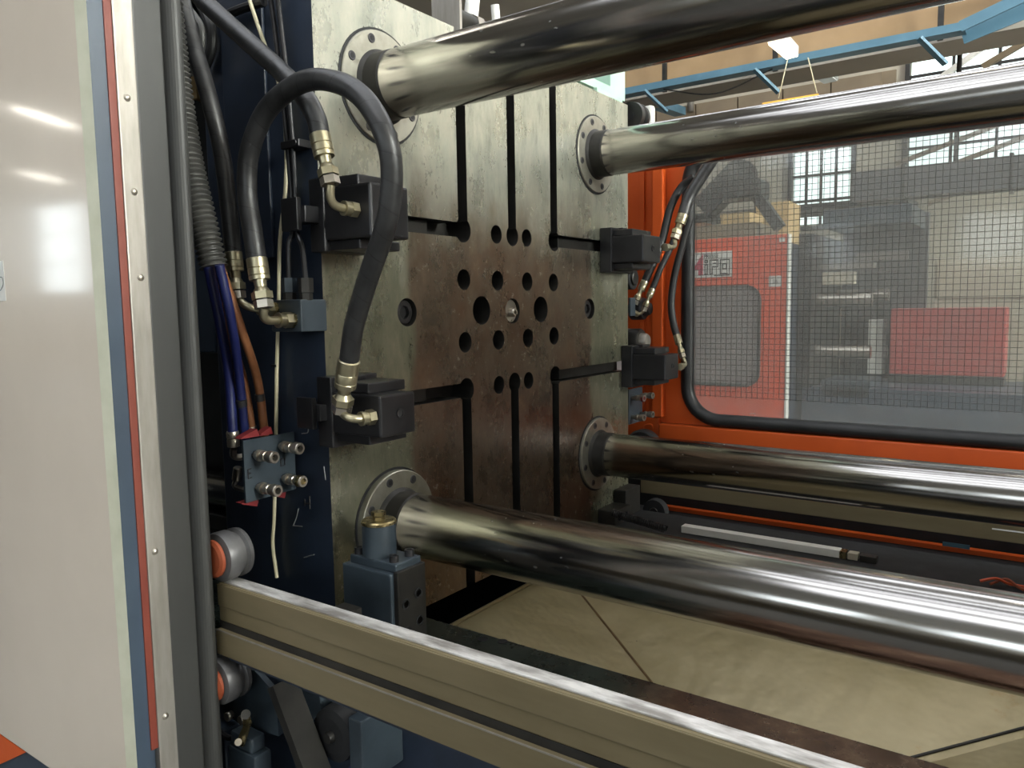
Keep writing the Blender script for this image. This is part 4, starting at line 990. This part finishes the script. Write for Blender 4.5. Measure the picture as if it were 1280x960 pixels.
MB().box((.001, .62, -.752), (.05, .735, -.655), .004).build('lug', 'dark_metal', ft)
for y in (.53, .58): MB().cyl((.07, y, -.728), (.078, y, -.728), .011, n=12).build('bolt', 'screw', ft)
dw = thing('idler_pulley', (0.074, 0.8, -0.8), 'black idler pulley in the dark gap beside the platen foot', 'pulley')
MB().lathe((0.074, 0.8, -0.769), (0, 1, 0), [(0, .02), (0, .045), (.03, .048), (.035, .03)], 24).build('rim', 'void', dw)
MB().lathe(V((0.074, 0.8, -0.769))-V((0, .004, 0)), (0, 1, 0), [(0, .015), (.006, .018)], 16).build('hub', 'dark_metal', dw)
for k, (pts, lab) in enumerate((([(1.143, 0.516, -0.74), (1.178, 0.527, -0.73), (1.208, 0.546, -0.745), (1.257, 0.542, -0.745)], 'orange cable curling on the far bed way end'), ([(1.166, 0.519, -0.745), (1.2, 0.551, -0.735), (1.231, 0.526, -0.745), (1.275, 0.488, -0.745)], 'pale orange cable crossing another on the far bed way'))):
    hose('loose_cable', pts, .004, 'cable_orange' if k == 0 else 'orange_wheel', lab, 'cable', n=6)

# ================================================================== SECOND MACHINE, seen through the window
my = 3.2
m2 = thing('neighbour_machine', (-.9, my, FZ), 'neighbouring orange machine with a dark window and white logo plate', 'machine')
R = (-0.115, 3.2, -0.103)[0]; T = (-0.124, 3.2, 0.437)[2]; Bt = (-0.103, 3.2, -0.751)[2]
MB().box((-2.6, my, -1.0), (R-.006, my+.05, T), .004).build('door', 'orange_far', m2)
MB().box((R-.012, my-.004, -1.0), (R, my+.05, T)).build('door_edge', 'white', m2)
MB().box((-2.6, my+.06, FZ), (R-.02, my+1.0, T-.05)).build('body', 'blue', m2)
wx_, wt, wb = (-0.285, 3.2, -0.205)[0], (-0.56, 3.2, 0.127)[2], (-0.553, 3.2, -0.539)[2]
strip(rrect(-1.9, wx_, wb, wt, .10, my-.012), rrect(-1.88, wx_-.02, wb+.02, wt-.02, .085, my-.012), .02, MB()).build('window_seal', 'rubber_grey', m2)
pts = rrect(-1.88, wx_-.02, wb+.02, wt-.02, .085, my-.004)
MB().prism(pts, (0, .003, 0)).build('window_pane', 'dark_glass', m2)
# logo plate
lx0_, lx1_ = (-0.832, 3.19, 0.281)[0], (-0.477, 3.19, 0.265)[0]; lz1_, lz0_ = (-0.558, 3.19, 0.352)[2], (-0.557, 3.19, 0.184)[2]
lp = MB().box((lx0_, my-.008, lz0_), (lx1_, my-.001, lz1_)).build('logo_plate', 'white', m2)
yy_ = my-.0095
def L2(u, v): return V((lx0_+(lx1_-lx0_)*u, yy_, lz0_+(lz1_-lz0_)*v))
def flat(name, uv, mat): return MB().prism([L2(u, v) for u, v in uv], (0, .0012, 0)).build(name, mat, lp)
flat('letter', [(.16, .08), (.40, .82), (.44, .92), (.44, .08), (.35, .08), (.35, .30), (.28, .30), (.25, .08)], 'logo_red')
flat('stripe', [(.0, .62), (.22, .62), (.24, .70), (.0, .70)], 'ink'); flat('stripe', [(.0, .40), (.16, .40), (.18, .46), (.0, .46)], 'ink')
def outline(cells):
    for (u0, v0, u1, v1) in cells: flat('letter', [(u0, v0), (u1, v0), (u1, v1), (u0, v1)], 'ink')
e_ = .017
outline([(.47, .10, .47+e_, .50), (.47, .10, .54, .15), (.525, .10, .54, .50), (.47, .47, .54, .52), (.47, .56, .54, .61), (.47, .64, .54, .69), (.47, .56, .485, .69), (.525, .56, .54, .69)])
outline([(.57, .10, .57+e_, .69), (.57, .64, .74, .69), (.57, .10, .62, .15), (.62, .10, .635, .42), (.62, .38, .74, .43), (.725, .38, .74, .69), (.64, .52, .70, .56)])
outline([(.77, .10, .77+e_, .69), (.77, .64, .96, .69), (.945, .06, .96, .69), (.77, .10, .92, .15), (.82, .28, .835, .52), (.82, .28, .90, .33), (.885, .28, .90, .52), (.82, .48, .90, .52), (.66, .04, .96, .08)])
obj('lettering', text_mesh('PRESSE', .034, 'ink', Matrix(((1, 0, 0), (0, 0, -1), (0, 1, 0))), L2(.60, .82), .0006), lp)
nt = MB().box((-0.238, 3.196, 0.178), V((-0.157, 3.196, 0.11))+V((0, .002, 0))).build('note_sheet', 'white', m2)
obj('scribble', text_mesh('26', .035, 'ink', Matrix(((1, 0, 0), (0, 0, -1), (0, 1, 0))), (-0.197, 3.194, 0.141), .0004), nt)
MB().box((-0.177, 3.196, 0.416), V((-0.142, 3.196, 0.389))+V((0, .002, 0))).build('small_plate', 'white', m2)
# its clamp unit: grey bars and frame to the right of the door
cu_ = thing('neighbour_clamp_unit', (.1, 4.0, FZ), 'grey clamp unit of the neighbouring machine with tie bars', 'machine')
MB().box((-.10, 3.5, FZ), (2.6, 4.4, -.55)).build('bed', 'blue_frame', cu_)
MB().box((-.12, 3.45, -.55), (-.04, 4.3, .45)).build('platen', 'dark_metal', cu_)
for z in (.02, -.32): MB().cyl((-.04, 3.6, z), (.30, 3.6, z), .045, n=16).build('tie_bar', 'nickel', cu_)
for z in (.05, -.35): MB().cyl((-.04, 4.2, z), (.30, 4.2, z), .045, n=16).build('tie_bar', 'nickel', cu_)
MB().box((.02, 3.5, -.62), (.32, 3.9, -.50), .01).build('rail_block', 'bluegrey', cu_)
MB().box((-.04, 4.32, -.55), (.52, 4.38, .62)).build('rear_guard', 'roller', cu_)
MB().box((.06, 4.30, .30), (.40, 4.32, .36)).build('guard_rib', 'alu', cu_)
MB().box((-.04, 3.7, .50), (.50, 4.3, .62), .01).build('top_cover', 'bluegrey', cu_)
MB().box((-.04, 3.62, .22), (.30, 3.72, .26), .004).build('crossbar', 'alu', cu_)
MB().box((.0, 3.55, .12), (.20, 3.62, .20), .004).build('valve_cover', 'beige', cu_)
# beige cabinet, red casing, post
tag(MB().box((.20, 4.05, -.50), (.30, 4.15, -.12), .004).build('white_post', 'white'), 'cream upright post beside the red casing', 'post')
rb = thing('red_casing', (.67, 4.0, -.55), 'red machine casing seen through the meshed window', 'casing')
MB().box(((0.347, 4.0, -0.286)[0], 4.0, -.49), ((1.017, 4.0, -0.277)[0], 4.3, -.045), .01).build('cover', 'red_bin', rb)
MB().box(((0.347, 4.0, -0.286)[0], 3.98, -.549), ((1.017, 4.0, -0.277)[0], 4.2, -.49)).build('skirt', 'dark_metal', rb)
be = thing('beige_cabinet', (.95, 4.6, FZ), 'beige machine cabinet behind the red casing', 'cabinet')
MB().box((.55, 4.45, FZ), (2.4, 5.4, .30), .01).build('body', 'beige', be)
MB().box((.57, 4.43, .02), (1.2, 4.45, .27), .004).build('door', 'beige', be)
MB().box((1.22, 4.43, .02), (2.3, 4.45, .27), .004).build('door', 'beige', be)
dt = thing('extraction_duct', (1.2, 6.0, 1.2), 'dark grey extraction duct hanging above the beige cabinet', 'duct')
MB().beam((-.3, 6.0, 1.05), (3.0, 6.0, 1.05), .30, .26).build('duct_run', 'roller', dt)
MB().cyl((.5, 6.0, 1.1), (.5, 6.0, CZ), .02, n=8).build('hanger_rod', 'dark_metal', dt)
MB().cyl((2.2, 6.0, 1.1), (2.2, 6.0, CZ), .02, n=8).build('hanger_rod', 'dark_metal', dt)
for x in (.1, .9, 1.7): MB().box((x, 5.84, .90), (x+.03, 6.16, 1.20)).build('joint_flange', 'dark_metal', dt)
# background pieces above the orange door: hoppers, tan crates, robot arm
rbm = thing('handling_robot', (-1.1, 4.2, T), 'dark handling robot arm above the neighbouring orange machine', 'robot')
MB().box((-1.35, 4.1, .39), (-.62, 4.7, .62)).build('base', 'tan_wall', rbm)
MB().beam((-1.064, 4.2, 0.758), (-0.715, 4.2, 1.073), .16, .18).build('upper_arm', 'dark_metal', rbm)
MB().beam((-0.76, 4.15, 1.011), (-0.45, 4.15, 0.566), .09, .08).build('fore_arm', 'dark_metal', rbm)
MB().cyl((-0.708, 4.0, 0.945), (-0.827, 4.35, 1.002), .13, n=20).build('joint', 'dark_metal', rbm)
MB().box((-0.899, 4.05, 0.936), V((-0.572, 4.05, 0.802))+V((0, .25, 0)), .02).build('drive_box', 'dark_metal', rbm)
for k, (a, b, lab, mat) in enumerate((((-1.183, 4.9, 0.792), (-0.932, 4.9, 0.581), 'tan cardboard carton left behind the robot arm', 'card'), ((-1.034, 5.4, 0.918), (-0.741, 5.4, 0.629), 'tan carton standing tall behind the robot forearm', 'card'), ((-1.513, 5.0, 0.741), (-1.374, 5.0, 0.552), 'brown carton behind the logo side of the orange machine', 'hose_brown'))):
    c = thing('storage_carton', a, lab, 'carton')
    MB().box((a[0], a[1], FZ), (b[0], a[1]+.4, a[2]), .004).build('carton_body', mat, c)
    MB().box((a[0]-.004, a[1]-.004, a[2]-.03), (b[0]+.004, a[1]+.2, a[2]+.002)).build('lid_flap', mat, c)
rk = thing('storage_rack', (-1.6, 6.5, FZ), 'grey steel rack with shelves beyond the neighbouring machine', 'rack')
for x in (-3.0, -1.4, .0):
    MB().box((x, 6.5, FZ), (x+.06, 6.56, 1.1)).build('upright', 'dark_metal', rk)
for z in (.2, .95): MB().box((-3.0, 6.5, z), (.06, 7.2, z+.06)).build('shelf', 'dark_metal', rk)
